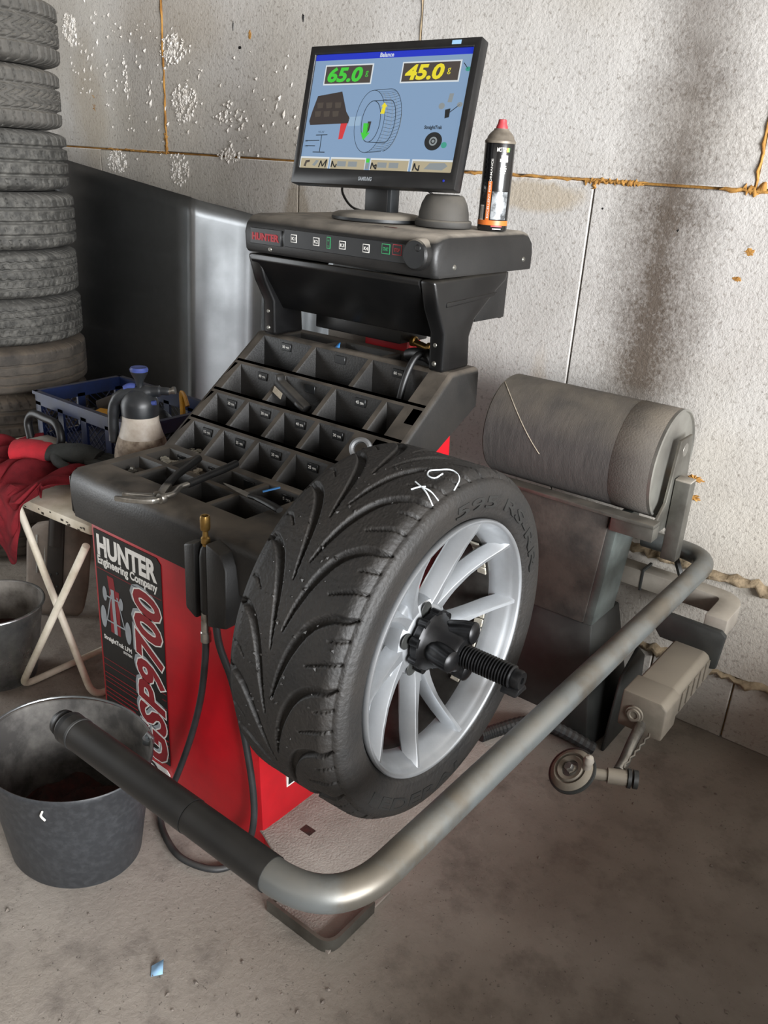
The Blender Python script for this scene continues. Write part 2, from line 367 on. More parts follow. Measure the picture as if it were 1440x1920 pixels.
def arc(pts, rad, seg=8):
    """round the inner corners of a polyline"""
    P = [Vector(p) for p in pts]; out = [P[0]]
    for i in range(1, len(P)-1):
        a = (P[i-1]-P[i]); b = (P[i+1]-P[i]); r_ = min(rad, a.length*.49, b.length*.49)
        p0 = P[i]+a.normalized()*r_; p1 = P[i]+b.normalized()*r_
        for k in range(seg+1):
            t = k/seg; out.append(p0*(1-t)**2+P[i]*2*t*(1-t)+p1*t*t)
    return out+[P[-1]]
def cr(pts, n=8):
    """Catmull-Rom through points"""
    P = [Vector(p) for p in pts]; P = [P[0]*2-P[1]]+P+[P[-1]*2-P[-2]]; out = []
    for i in range(1, len(P)-2):
        for k in range(n):
            t = k/n; a, b, c, d = P[i-1], P[i], P[i+1], P[i+2]
            out.append(.5*((2*b)+(c-a)*t+(2*a-5*b+4*c-d)*t*t+(3*b-a-3*c+d)*t**3))
    return out+[P[-2]]

exec_parts = []
# ================================================================== ROOM
WY = 1.012; FZ = .08      # wall face and floor level
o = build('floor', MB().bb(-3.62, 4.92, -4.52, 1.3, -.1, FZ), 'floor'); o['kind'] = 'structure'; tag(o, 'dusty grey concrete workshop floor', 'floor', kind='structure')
# back wall of big foam boards with foamed joints
wall = build('wall_back', MB().bb(-3.62, 4.92, WY+.012, 1.3, 0, 2.9), 'foam'); tag(wall, 'dirty white foam board wall behind the machine', 'wall', kind='structure')
g = .004
rows = [(1.459, 2.9, [-3.62, -3.0, -1.983, -.893, .057, 1.03, 2.03, 3.03, 3.62, 4.92]), (.544, 1.453, [-3.62, -2.38, -1.335, -.327, .64, 1.64, 2.64, 3.62, 4.92]), (.272, .534, [-3.62, -2.6, -1.6, -.6, .42, 1.4, 2.4, 3.62, 4.92]), (FZ, .262, [-3.62, -3.0, -2.0, -1.0, .05, .27, 1.1, 2.1, 3.62, 4.92])]
for ri, (z0, z1, xs) in enumerate(rows):
    for i in range(len(xs)-1):
        a, b = xs[i]+g/2, xs[i+1]-g/2
        pr = [0, .0, -.004, -.002][ri]+random.uniform(-.0012, .0012)
        build('foam_board', MB().bb(a, b, WY+pr, WY+.014, z0, z1), 'wall', wall, bevel=.0025, seg=1)
def foam_strip(p0, p1, wdt, m='foam', bulge=.004, n=40, seed=0, irregular=.6):
    r_ = random.Random(seed); p0, p1 = Vector(p0), Vector(p1); d = (p1-p0); side = Vector((-d.z, 0, d.x)).normalized(); mb = MB(); rowsv = []
    for i in range(n+1):
        t = i/n; w_ = wdt*(1-irregular*r_.random()) if 0 < i < n else wdt*.2; c = p0+d*t+side*(r_.random()-.5)*wdt*.5
        out = bulge*(.5+r_.random())
        for q, oy in ((-.5, .002), (-.25, -out), (.2, -out*1.1), (.5, .002)):
            v = c+side*(q*w_); rowsv.append((v.x, WY+oy, v.z))
    mb.add(rowsv, [(i*4+k, i*4+k+1, i*4+4+k+1, i*4+4+k) for i in range(n) for k in range(3)])
    return build('foam_seam', mb, m, wall, angle=80)
foam_strip((-.72, 0, 1.456), (-.19, 0, 1.457), .011, seed=1)
foam_strip((-.354, 0, 1.453), (-.20, 0, 1.457), .019, seed=2)
foam_strip((-.02, 0, 1.456), (.5, 0, 1.457), .013, seed=3)
foam_strip((.057, 0, 1.459), (.057, 0, 2.2), .011, seed=4)
foam_strip((.033, 0, 1.458), (.083, 0, 1.456), .032, n=12, seed=5)
foam_strip((-.327, 0, 1.436), (-.327, 0, 1.46), .017, n=8, seed=6)
foam_strip((-1.983, 0, 1.45), (-1.983, 0, 2.4), .010, seed=7)
foam_strip((-1.983, 0, 1.45), (-1.983, 0, 1.52), .020, n=12, seed=17)
foam_strip((-2.33, 0, 1.456), (-1.97, 0, 1.455), .010, seed=8)
foam_strip((-.893, 0, 1.46), (-.893, 0, 2.4), .004, 'foamlow', seed=9)
foam_strip((-.30, 0, .539), (.9, 0, .539), .038, 'foamlow', .022, 70, 10, .7)
foam_strip((-.2, 0, .267), (.9, 0, .267), .034, 'foamlow', .018, 70, 11, .7)
def wall_patch(x, z, rx, rz, m, seed, out=.006, n=26, fluff=True):
    r_ = random.Random(seed); mb = MB(); vs_ = [(x, WY-out, z)]
    ring = [(math.cos(2*PI*i/n), math.sin(2*PI*i/n), r_.uniform(.55, 1.05)) for i in range(n)]
    for q, oy in ((.35, -out), (.7, -out*.8), (1.0, .001)):
        for (a, b, e) in ring:
            j = r_.uniform(.85, 1.15) if q < 1 else 1
            vs_.append((x+a*rx*e*q*j, WY+oy*(r_.uniform(.3, 1.3) if q < 1 else 1), z+b*rz*e*q*j))
    fs = [(0, 1+i, 1+(i+1) % n) for i in range(n)]
    for k in range(2): fs += [(1+k*n+i, 1+k*n+(i+1) % n, 1+(k+1)*n+(i+1) % n, 1+(k+1)*n+i) for i in range(n)]
    mb.add(vs_, fs)
    return build('torn_patch', mb, m, wall, angle=25)
def bead_patch(x, z, rx, rz, seed, n=60):
    r_ = random.Random(seed); mb = MB()
    for i in range(n):
        a = r_.uniform(0, 2*PI); q = math.sqrt(r_.random()); cx = x+math.cos(a)*q*rx; cz = z+math.sin(a)*q*rz; s_ = r_.uniform(.003, .011)*(1.2-q*.6)
        t = r_.uniform(.3, 1.2); c_, n_ = math.cos(t), math.sin(t)
        pts = [(cx+s_*(c_*u-n_*v*.5), WY-(.0005 if abs(u)+abs(v) > .5 else r_.uniform(.003, .008)), cz+s_*1.6*(n_*u+c_*v*.5)) for u, v in ((1, 0), (.3, .9), (-.7, .6), (-1, -.2), (-.1, -1), (0, 0))]
        mb.add(pts, [(5, 0, 1), (5, 1, 2), (5, 2, 3), (5, 3, 4), (5, 4, 0)])
    o = build('torn_bead_patch', mb, 'peel', wall, angle=20); o['kind'] = 'stuff'; return o
for i, (x, z, rx, rz, n) in enumerate([(-1.878, 1.616, .066, .061, 150), (-1.93, 1.782, .070, .047, 110), (-1.915, 1.403, .052, .052, 110), (-1.655, 1.46, .056, .021, 60), (-1.641, 1.578, .075, .047, 40), (-2.275, 1.413, .061, .042, 120), (-2.521, 1.858, .047, .056, 90), (-2.379, 1.782, .19, .19, 60), (-2.048, 1.64, .28, .23, 70), (-1.48, 1.593, .28, .19, 40), (-2.199, 1.687, .011, .085, 30)]): bead_patch(x, z, rx, rz, 30+i, n)
for i, (x, z, rx, rz) in enumerate([(.075, 1.326, .019, .012), (.059, 1.265, .016, .009), (-2.403, 1.635, .019, .011), (-2.40, 1.593, .021, .033), (-1.556, 1.81, .009, .019)]): wall_patch(x, z, rx, rz, 'foam', 60+i, .001)
for i, (x, z, rx, rz) in enumerate([(.060, .771, .030, .013), (.066, .722, .024, .011)]): wall_patch(x, z, rx, rz, 'foam', 70+i, .004)
for i, (x, z, rx, rz) in enumerate([(-.309, 1.748, .007, .013), (-.242, 1.736, .011, .006), (-.325, 1.654, .007, .005), (-.297, 1.392, .005, .005), (-.098, 1.358, .005, .005), (-1.603, 1.777, .011, .007), (-1.329, 1.848, .006, .017), (-1.632, 1.839, .004, .017), (-2.105, 1.436, .009, .006), (-.089, 1.725, .006, .006)]): wall_patch(x, z, rx, rz, 'black', 90+i, .0006, 12)
# rest of the shell (outside the frame)
for nm, args in (('wall_left', (-3.72, -3.62, -4.52, 1.3, 0, 2.9)), ('wall_front', (-3.72, 5.02, -4.62, -4.52, 0, 2.9)), ('ceiling', (-3.72, 5.02, -4.62, 1.3, 2.9, 3.0))):
    q = build(nm, MB().bb(*args), 'plainwall'); tag(q, {'wall_left': 'grey plaster side wall left of the tyre stack', 'wall_front': 'grey plaster wall behind the photographer', 'ceiling': 'grey workshop ceiling'}[nm], 'wall' if nm != 'ceiling' else 'ceiling', kind='structure')
q = build('added_shade_wall', MB().bb(1.02, 1.22, -.75, WY, FZ, .62), 'plainwall', bevel=.01); tag(q, 'unseen low grey block wall added to shade the floor', 'wall', kind='structure')  # added out of view to keep door light off the floor and lower wall
mbw = MB().bb(4.92, 5.02, .25, 1.3, 0, 2.9).bb(4.92, 5.02, -4.52, -3.35, 0, 2.9).bb(4.92, 5.02, -3.35, .25, 2.8, 2.9)
q = build('wall_right', mbw, 'plainwall'); tag(q, 'grey plaster wall with the open gateway at the right', 'wall', kind='structure')
# ================================================================== WHEEL BALANCER
BAL = thing('wheel_balancer', (-.62, .2, 0), 'red and black wheel balancing machine with weight tray, load roller and guard bar', 'machine')
# ---- cabinet (flares a little to the right at the bottom)
prof = [(-.10, FZ), (.55, FZ), (.55, .97), (.37, .885), (.12, .72), (-.10, .72)]
def xr(z): return lerp(-.343, -.392, min(z, .75)/.75)
mb = MB(); n = len(prof)
mb.add([(-.90, y, z) for y, z in prof]+[(xr(z), y, z) for y, z in prof], [tuple(range(n)), tuple(range(n, 2*n))[::-1]]+[(i, (i+1) % n, n+(i+1) % n, n+i) for i in range(n)])
cab = build('cabinet', mb, 'red', BAL, bevel=.006, label='red painted sheet metal cabinet')
for (y, z) in ((.50, .935), (.30, .74), (.46, .62)): build('screw', MB().lathe([(0, .004), (.005, .003), (.007, 0)], 12, 'x', (xr(z), y, z)), 'steel', cab)
sd = build('side_decal', MB().add([(-.3545, -.027, .262), (-.3545, .10, .262), (-.3545, .10, .215), (-.3545, -.027, .215), (-.3600, -.027, .262), (-.3600, .10, .262), (-.3600, .10, .215), (-.3600, -.027, .215)], [(0, 1, 2, 3), (0, 4, 5, 1), (1, 5, 6, 2), (2, 6, 7, 3), (3, 7, 4, 0), (4, 7, 6, 5)]), 'white', BAL)
build('decal_face', MB().add([(-.3542, -.023, .258), (-.3542, .096, .258), (-.3542, .096, .219), (-.3542, -.023, .219)], [(0, 1, 2, 3)]), 'decal', sd, recalc=False)
# ---- base: red skirt and textured plate
bp = [(-.35, -.097), (-.216, -.150), (-.185, -.142), (-.125, -.07), (-.125, .79), (-.15, .82), (-.50, .82), (-.50, -.05)]
skirt = build('base_skirt', MB().prism(bp, FZ, .136), 'red', BAL, bevel=.004)
bp2 = [(-.352, -.103), (-.214, -.156), (-.180, -.147), (-.119, -.073), (-.119, .795), (-.15, .826), (-.505, .826), (-.505, -.06)]
pl = build('base_plate', MB().prism(bp2, .136, .146), 'plate', BAL, bevel=.004, label='grey textured steel base plate')
build('slot', MB().bb(-.298, -.270, -.045, -.025, .1455, .1466), 'rubbish', pl)
fb = MB()
pth = arc([(-.243, -.197, .0), (-.078, -.197, .0), (-.078, -.06, .0)], .035)
vsx = []
for i, p in enumerate(pth):
    t = (pth[min(i+1, len(pth)-1)]-pth[max(i-1, 0)]).normalized(); nn = Vector((t.y, -t.x, 0))
    for a, z in ((0, FZ+.001), (1, FZ+.001), (1, FZ+.030), (0, FZ+.030)): q = p-nn*(.007*a); vsx.append((q.x, q.y, z))
m_ = len(pth); fb.add(vsx, [(i*4+k, i*4+(k+1) % 4, i*4+4+(k+1) % 4, i*4+4+k) for i in range(m_-1) for k in range(4)]+[(0, 1, 2, 3), ((m_-1)*4+3, (m_-1)*4+2, (m_-1)*4+1, (m_-1)*4)])
foot = build('foot_bracket', fb, 'steel', BAL, label='bent flat steel foot at the base corner')
build('foot_floor', MB().bb(-.24, -.084, -.192, .0, FZ+.001, FZ+.007), 'plate', foot)
# ---- front decal
YF = -.1008
dec = build('front_decal', MB().prism([(-.888, .68), (-.668, .68), (-.655, .668), (-.655, .15), (-.888, .15)], YF-.0008, YF+.0012, 'xzy'), 'decal', BAL, label='black decal panel with white and red lettering')
def fr(x0, z0, dy=.0004): return lambda a, b, c_: (x0+a, YF-.0008-dy-c_, z0+b)
text('maker_text', 'HUNTER', 'white', dec, fr(-.878, .622), width=.210, size=.066, offset=.0030)
text('company_text', 'Engineering Company', 'white', dec, fr(-.880, .598), width=.212, size=.0275, offset=.0010)
build('rule_line', MB().bb(-.886, -.657, YF-.0011, YF, .5835, .585), 'decalred', dec)
def vert(x0, z0, dy): return lambda a, b, c_: (x0-b, YF-.0008-dy-c_, z0+a)
for nm, m_, of, dx, dz, dy in (('model_shadow', 'silver', .0085, -.006, .005, .0003), ('model_outline', 'white', .0078, 0, 0, .0006), ('model_text', 'decalred', .0042, 0, 0, .0010)):
    vs_, fs = text_geo('GSP9700', .125, .24, of, 0, 'LEFT', 1.02)
    v0, f0 = text_geo('GSP9700', .125, .24, 0, 0, 'LEFT', 1.02); xs_ = [p[0] for p in v0]; sx = .430/(max(xs_)-min(xs_)); xm = min(xs_)
    q = MB().add([vert(-.666+dx, .150+dz, dy)((p[0]-xm)*sx, p[1], 0) for p in vs_], fs); build(nm, q, m_, dec, recalc=False)
# little chassis drawing with its caption
def fbox(mb, x0, x1, z0, z1, sh=0.0, dy=.0011): mb.add([(x0, YF-dy, z0), (x1, YF-dy, z0), (x1+sh, YF-dy, z1), (x0+sh, YF-dy, z1)], [(0, 1, 2, 3)])
mb = MB(); fbox(mb, -.845, -.822, .545, .575, -.004); fbox(mb, -.848, -.812, .43, .545, .004); build('chassis_print_red', mb, 'decalred', dec)
mb = MB()
for cx, cz, rx, rz in ((-.862, .525, .008, .019), (-.802, .518, .007, .016), (-.872, .462, .011, .029), (-.782, .452, .011, .029)):
    mb.add([(cx+rx*math.cos(2*PI*i/18), YF-.0016, cz+rz*math.sin(2*PI*i/18)) for i in range(18)], [tuple(range(18))])
fbox(mb, -.834, -.822, .43, .545, -.004, .0019)
for x0, x1, z in ((-.862, -.802, .52), (-.872, -.782, .456)): fbox(mb, x0, x1, z, z+.004, 0, .0022)
mb.add([(-.862, YF-.0016, .456), (-.858, YF-.0016, .456), (-.836, YF-.0016, .53), (-.840, YF-.0016, .53)], [(0, 1, 2, 3)])
mb.add([(-.796, YF-.0016, .456), (-.792, YF-.0016, .456), (-.814, YF-.0016, .53), (-.818, YF-.0016, .53)], [(0, 1, 2, 3)])
build('chassis_print', mb, 'silver', dec, recalc=False)
text('caption_text', 'StraightTrak LFM', 'white', dec, fr(-.878, .402), width=.104, size=.0155, offset=.0005)
text('caption_text', 'SYSTEM', 'white', dec, fr(-.806, .390), width=.032, size=.0085, offset=.0003)
mb = MB()
for z, t in ((.345, .0012), (.328, .0012), (.305, .002), (.293, .002), (.281, .002), (.262, .003), (.25, .003), (.238, .003), (.216, .004), (.203, .004), (.186, .004), (.17, .004)):
    for x0, x1 in ((-.887, -.765 if z > .24 else -.775), (-.672, -.656)): mb = MB(); fbox(mb, x0, x1, z, z+t); build('stripe_print', mb, 'redline', dec, recalc=False)
badge = build('maker_badge', MB().prism([(-.80, .06), (-.657, .06), (-.657, .122), (-.667, .132), (-.80, .132)], YF-.0016, YF, 'xzy'), 'white', BAL)
mb = MB(); mb.lathe([(.024, -.0004), (.032, -.0004)], 28, 'y', (-.725, YF-.0018, .10)); build('badge_print', mb, 'black', badge, recalc=False)
text('badge_text', 'Hunter', 'black', badge, lambda a, b, c_: (-.715+a, YF-.0021, .083+b), width=.055, size=.03)
# ---- weight tray (moulded black plastic, flat at the front, sloping up to the console)
ZF = .82
def zt(y): return ZF if y <= .12 else min(ZF+(y-.12)*.7635, 1.056)
XL, XR = -.905, -.330
rowsT = [ # y0, y1, column edges
 (-.052, .026, [-.888, -.792, -.676, -.560, -.446]),
 (.040, .112, [-.888, -.792, -.676, -.560, -.446]),
 (.127, .188, [-.890, -.785, -.670, -.556, -.448]),
 (.200, .262, [-.890, -.780, -.664, -.556, -.442]),
 (.274, .340, [-.890, -.735, -.578, -.432, -.372]),
 (.352, .420, [-.890, -.715, -.540, -.372]),
 (.443, .500, [-.840, -.690, -.520, -.385])]
tr = MB(); rib = .0065
def quad(a, b, c_, d): tr.add([a, b, c_, d], [(0, 1, 2, 3)])
def top(x0, x1, y0, y1):
    ys = [y0]+[k for k in (.12, .4291) if y0 < k < y1]+[y1]
    for a, b in zip(ys[:-1], ys[1:]): quad((x0, a, zt(a)), (x1, a, zt(a)), (x1, b, zt(b)), (x0, b, zt(b)))
YB = .53
prev = -.115
SHALLOW = {(1, 0), (2, 0), (0, 0), (1, 1)}      # pockets nearly full of weights
def pocket_depth(ri, ci): return .022 if (ri, ci) in SHALLOW else (.045 if ri < 2 else .048)
for ri, (y0, y1, xs) in enumerate(rowsT):
    top(XL, XR, prev, y0); prev = y1
    edges = [XL]
    for i in range(len(xs)-1): edges += [xs[i]+rib, xs[i+1]-rib]
    edges += [XR]
    for i in range(0, len(edges), 2): top(edges[i], edges[i+1], y0, y1)
    for i in range(len(xs)-1):
        xa, xb = xs[i]+rib, xs[i+1]-rib
        zf = zt(y0); dep = pocket_depth(ri, i); zbm = zf-dep; k = .005; ins = .012
        def ringz(e, dz, flat=None):
            P = [(xa+e, y0+e), (xb-e, y0+e), (xb-e, y1-e), (xa+e, y1-e)]
            return [(x, y, (zt(y)-dz) if flat is None else flat) for x, y in P]
        r0, r1, r2 = ringz(0, 0), ringz(k*.55, k), ringz(ins*.8, 0, zbm)
        b0 = len(tr.v); tr.v += r0+r1+r2
        for a in (0, 4):
            for q in range(4): tr.f.append((b0+a+q, b0+a+(q+1) % 4, b0+a+4+(q+1) % 4, b0+a+4+q))
        tr.f.append((b0+8, b0+9, b0+10, b0+11))
top(XL, XR, prev, YB)
# rounded front nose, left and right skirts
nose = [(-.115, ZF), (-.124, ZF-.003), (-.132, ZF-.011), (-.136, ZF-.024), (-.138, ZF-.05), (-.132, .712), (-.10, .708)]
for (ya, za), (yb, zb) in zip(nose[:-1], nose[1:]): quad((XL, ya, za), (XR, ya, za), (XR, yb, zb), (XL, yb, zb))
lowp = [(-.10, .708), (.09, .708), (.37, .885), (.53, .968)]
def side(x, sgn, off, rad):
    ysmp = [-.115, -.06, 0, .06, .12, .18, .24, .30, .36, .4291, .48, .53]
    def zl(y):
        for (a, za), (b, zb) in zip(lowp[:-1], lowp[1:]):
            if y <= b: return lerp(za, zb, (y-a)/(b-a))
        return lowp[-1][1]
    for ya, yb in zip(ysmp[:-1], ysmp[1:]):
        for (da, ha), (db, hb) in (((0, 0), (rad*.45, .12*rad)), ((rad*.45, .12*rad), (rad*.85, .5*rad)), ((rad*.85, .5*rad), (rad, rad))):
            quad((x+sgn*da, ya, zt(ya)-ha), (x+sgn*da, yb, zt(yb)-ha), (x+sgn*db, yb, zt(yb)-hb), (x+sgn*db, ya, zt(ya)-hb))
        quad((x+sgn*rad, ya, zt(ya)-rad), (x+sgn*rad, yb, zt(yb)-rad), (x+sgn*(rad+off), yb, zl(max(yb, -.1))), (x+sgn*(rad+off), ya, zl(max(ya, -.1))))
    # close the front corner
    for (ya, za), (yb, zb) in zip(nose[:-1], nose[1:]):
        t0, t1 = (ZF-za)/.112, (ZF-zb)/.112
        q0, q1 = min(1, (ZF-za)/rad), min(1, (ZF-zb)/rad)
        quad((x, ya, za), (x, yb, zb), (x+sgn*rad*math.sqrt(q1), min(-.108, yb+.012), zb), (x+sgn*rad*math.sqrt(q0), min(-.108, ya+.012), za))
    quad((x+sgn*rad, -.115, ZF-rad), (x+sgn*(rad+off), -.115, .708), (x+sgn*rad, -.125, .712), (x+sgn*rad, -.125, ZF-rad))
side(XL, -1, .004, .016); side(XR, 1, .002, .012)
quad((XL-.016, YB, 1.056-.016), (XR+.012, YB, 1.056-.012), (XR+.012, YB, .968), (XL-.016, YB, .968))
quad((XL, YB, 1.056), (XR, YB, 1.056), (XR+.012, YB, 1.044), (XL-.016, YB, 1.040))
tray = build('weight_tray', tr, 'tray', BAL, merge=True, angle=50, recalc=True, label='black moulded tray with compartments for clip-on weights')
build('tray_corner_seam', MB().bb(XL-.0205, XL-.012, -.1275, -.10, .715, .80), 'tray', tray, bevel=.004)
# weight size tags on the back walls of the pockets
tags = {0: [], 1: ['5 gm', '10 gm', '', '5 gm'], 2: ['15 gm', '25 gm', '20 gm', '25 gm'], 3: ['20 gm', '30 gm', '40 gm', '30 gm'], 4: ['40 gm', '', '45 gm'], 5: ['50 gm', '', '60 gm']}
for ri, lst in tags.items():
    y0, y1, xs = rowsT[ri]
    for i, tx in enumerate(lst):
        cx = lerp(xs[i], xs[i+1], .56 if ri < 5 else .5); zz = zt(y1)-.016
        tg = build('size_tag', MB().box((cx, y1-.0042, zz), (.030, .004, .019)), 'keypad', BAL, bevel=.001, seg=1)
        if tx: text('tag_text', tx, 'white', tg, lambda a, b, c_, cx=cx, zz=zz, y1=y1: (cx-.011+a, y1-.0066, zz-.003+b), width=.022, size=.0095, offset=.0002)
ring = MB().lathe([(.012, 0), (.013, .008), (.017, .010), (.021, .008), (.022, 0)], 28)
build('adapter_ring', ring, 'alloy', BAL, xf=Matrix.Translation((-.398, .224, zt(.224)+.013)) @ Matrix.Rotation(R(25), 4, 'Z') @ Matrix.Rotation(R(62), 4, 'X') @ Matrix.Diagonal((1.15, 1.15, 1, 1)))
# ---- hood and posts below the console
def post_profile(): return [(.350, 1.252), (.372, 1.19), (.402, 1.14), (.405, 1.057), (.512, 1.057), (.505, 1.125), (.520, 1.16), (.600, 1.215), (.640, 1.236), (.642, 1.258)]
pr_ = post_profile()
for x0, x1 in ((-.372, -.333), (-.872, -.835)):
    build('post', MB().prism(pr_, x0, x1, 'yzx'), 'consoledk', BAL, bevel=.008, seg=3)
for z in (1.115, 1.075):
    for x in (-.355, -.853): build('post_screw', MB().lathe([(0, -.003), (.004, -.003), (.006, 0)], 12, 'y', (x, .4045, z)), 'steel', BAL)
build('side_ridge', MB().prism([(.40, 1.196), (.585, 1.205), (.60, 1.214), (.40, 1.206)], -.335, -.3305, 'yzx'), 'consoledk', BAL, bevel=.002)
hood = build('hood_panel', MB().prism([(.352, 1.252), (.352, 1.240), (.436, 1.122), (.442, 1.122), (.442, 1.135), (.368, 1.252)], -.862, -.372, 'yzx'), 'consoledk', BAL, bevel=.003)
build('hood_end', MB().prism([(.352, 1.25), (.442, 1.122), (.46, 1.15), (.46, 1.25)], -.3755, -.3715, 'yzx'), 'blackp', hood)
back = build('rear_panel', MB().bb(-.868, -.352, .655, .665, 1.148, 1.252), 'blackp', BAL)
build('rear_flange', MB().prism([(.545, 1.150), (.672, 1.150), (.672, 1.252), (.545, 1.252)], -.357, -.350, 'yzx'), 'blackp', BAL, bevel=.001)
build('printer_box', MB().bb(-.775, -.512, .49, .60, 1.080, 1.20), 'consoledk', BAL, bevel=.003)
build('rear_column', MB().bb(-.66, -.53, .545, .60, .98, 1.16), 'red', BAL, bevel=.004)
build('rear_column', MB().bb(-.83, -.68, .60, .64, .97, 1.16), 'beige', BAL, bevel=.003)
mb = MB().tube([(-.515, .54, 1.082), (-.47, .535, 1.075), (-.40, .525, 1.068)], .0085, 10)
for t in (0, .45, .8): mb.lathe([(.0085, 0), (.0125, .002), (.0125, .012), (.0085, .014)], 10, 'x', (lerp(-.515, -.40, t), lerp(.54, .525, t), lerp(1.082, 1.068, t)))
build('air_coupling', mb, 'brass', BAL)
# ---- console
cp = [(.352, 1.257), (.346, 1.264), (.343, 1.300), (.348, 1.322), (.362, 1.336), (.385, 1.341), (.690, 1.342), (.715, 1.338), (.731, 1.325), (.737, 1.305), (.737, 1.262), (.735, 1.257)]
mb = MB(); n = len(cp); xs_ = [(-.876, .010), (-.873, .004), (-.866, 0), (-.345, 0), (-.336, .004), (-.331, .011)]; vs_ = []
for x, e in xs_:
    for y, z in cp: vs_.append((x, y+(e if y < .5 else -e*.0), z-(e if z > 1.3 else 0)))
mb.add(vs_, [(i*n+k, i*n+(k+1) % n, (i+1)*n+(k+1) % n, (i+1)*n+k) for i in range(len(xs_)-1) for k in range(n)]+[tuple(range(n))[::-1], tuple(range((len(xs_)-1)*n, len(xs_)*n))])
con = build('console', mb, 'console', BAL, angle=40, label='dusty black console housing with key row')
def cy(z): return .3435
kp = build('key_panel', MB().prism([(-.742, 1.279), (-.395, 1.279), (-.395, 1.317), (-.742, 1.317)], .3415, .3450, 'xzy'), 'keypad', con, bevel=.001, seg=1)
bd = build('badge_plate', MB().prism([(-.850, 1.277), (-.752, 1.277), (-.752, 1.312), (-.850, 1.312)], .3408, .3450, 'xzy'), 'keypad', con, bevel=.001, seg=1)
text('badge_text', 'HUNTER', 'redline', BAL, lambda a, b, c_: (-.843+a, .3404-c_, 1.2865+b), width=.085, size=.021, offset=.0008, extrude=.0008)
def key(x, z, tx, m_='white', wd=.018, ht=.017):
    e = .0016; r_ = [(x-wd/2, z-ht/2), (x+wd/2, z-ht/2), (x+wd/2, z+ht/2), (x-wd/2, z+ht/2)]; r2_ = [(x-wd/2+e, z-ht/2+e), (x+wd/2-e, z-ht/2+e), (x+wd/2-e, z+ht/2-e), (x-wd/2+e, z+ht/2-e)]
    mb = MB(); mb.add([(a, .3409, b) for a, b in r_]+[(a, .3405, b) for a, b in r2_]+[(a, .3413, b) for a, b in r_], [(i, (i+1) % 4, 4+(i+1) % 4, 4+i) for i in range(4)]+[(i, (i+1) % 4, 8+(i+1) % 4, 8+i) for i in range(4)])
    k_ = build('key', mb, m_, BAL)
    build('key_cap', MB().bb(x-wd/2+e, x+wd/2-e, .3407, .3417, z-ht/2+e, z+ht/2-e), 'keypad', k_)
    if tx: text('key_text', tx, m_, k_, lambda a, b, c_: (x-wd*.32+a, .3403, z-.0035+b), width=wd*.64, size=.0095, offset=.0003)
for x, t in ((-.712, 'K1'), (-.645, 'K2'), (-.570, 'K3'), (-.505, 'K4')): key(x, 1.299, t)
key(-.609, 1.300, '', 'green', .011, .024)
text('key_text', '+', 'green', BAL, lambda a, b, c_: (-.6125+a, .3403, 1.301+b), width=.006, size=.01); text('key_text', '-', 'green', BAL, lambda a, b, c_: (-.6125+a, .3403, 1.291+b), width=.006, size=.01)
key(-.453, 1.303, 'START', 'green', .022, .020); key(-.424, 1.304, 'STOP', 'redline', .023, .021)
dial = build('dial', MB().lathe([(0, -.016), (.027, -.016), (.030, -.013), (.0315, 0), (.0315, .012)], 40, 'y', (-.372, .345, 1.3005)), 'console', BAL)
build('dial_face', MB().lathe([(0, -.0168), (.026, -.0168), (.0265, -.016)], 36, 'y', (-.372, .345, 1.3005)), 'keypad', dial)
build('dial_dimple', MB().lathe([(0, -.0160), (.004, -.0166), (.006, -.0178), (.007, -.0168)], 20, 'y', (-.364, .345, 1.314)), 'black', dial)
for y, z in ((.415, 1.276), (.70, 1.280)): build('console_screw', MB().lathe([(0, .003), (.004, .0025), (.006, 0)], 12, 'x', (-.331, y, z)), 'steel', con)
build('console_screw', MB().lathe([(0, -.003), (.004, -.0025), (.006, 0)], 12, 'y', (-.79, .346, 1.268)), 'steel', con)
build('console_label', MB().bb(-.50, -.47, .392, .398, 1.3405, 1.3422), 'rubbish', con)
# ---- hanging gauge holder on the front
gh = build('gauge_holder', MB().prism([(-.500, .655), (-.470, .640), (-.470, .80), (-.500, .79)], -.165, -.10, 'xzy').prism([(-.438, .635), (-.385, .650), (-.385, .77), (-.400, .80), (-.438, .81)], -.165, -.10, 'xzy').bb(-.500, -.385, -.125, -.10, .65, .80), 'blackp', BAL, bevel=.005)
# ---- spindle
sp = build('spindle', MB().lathe([(0, -.40), (.085, -.40), (.085, -.27), (.06, -.26), (.06, -.19), (.105, -.185), (.105, -.150), (.035, -.148), (.034, -.09), (.0175, -.088), (.0175, .02)], 40, 'x', (0, 0, .7)), 'steel', BAL)
th = MB(); prof_ = []; x = -.01
while x < .122: prof_ += [(.0162, x), (.0202, x+.0020), (.0202, x+.0032), (.0162, x+.0052)]; x += .0056
prof_ += [(.0168, .126), (.0168, .136), (.0150, .140), (.006, .140), (.005, .134), (0, .134)]
th.lathe(prof_, 36, 'x', (0, 0, .7)); build('spindle_thread', th, 'blackthread', BAL, angle=50, label='black threaded spindle end')
build('spindle_flat', MB().prism([(-.02, -.018), (.02, -.018), (.012, -.006), (-.012, -.006)], .11, .142, 'yzx', Matrix.Translation((0, 0, .70-.006))), 'blackthread', BAL, bevel=.003)
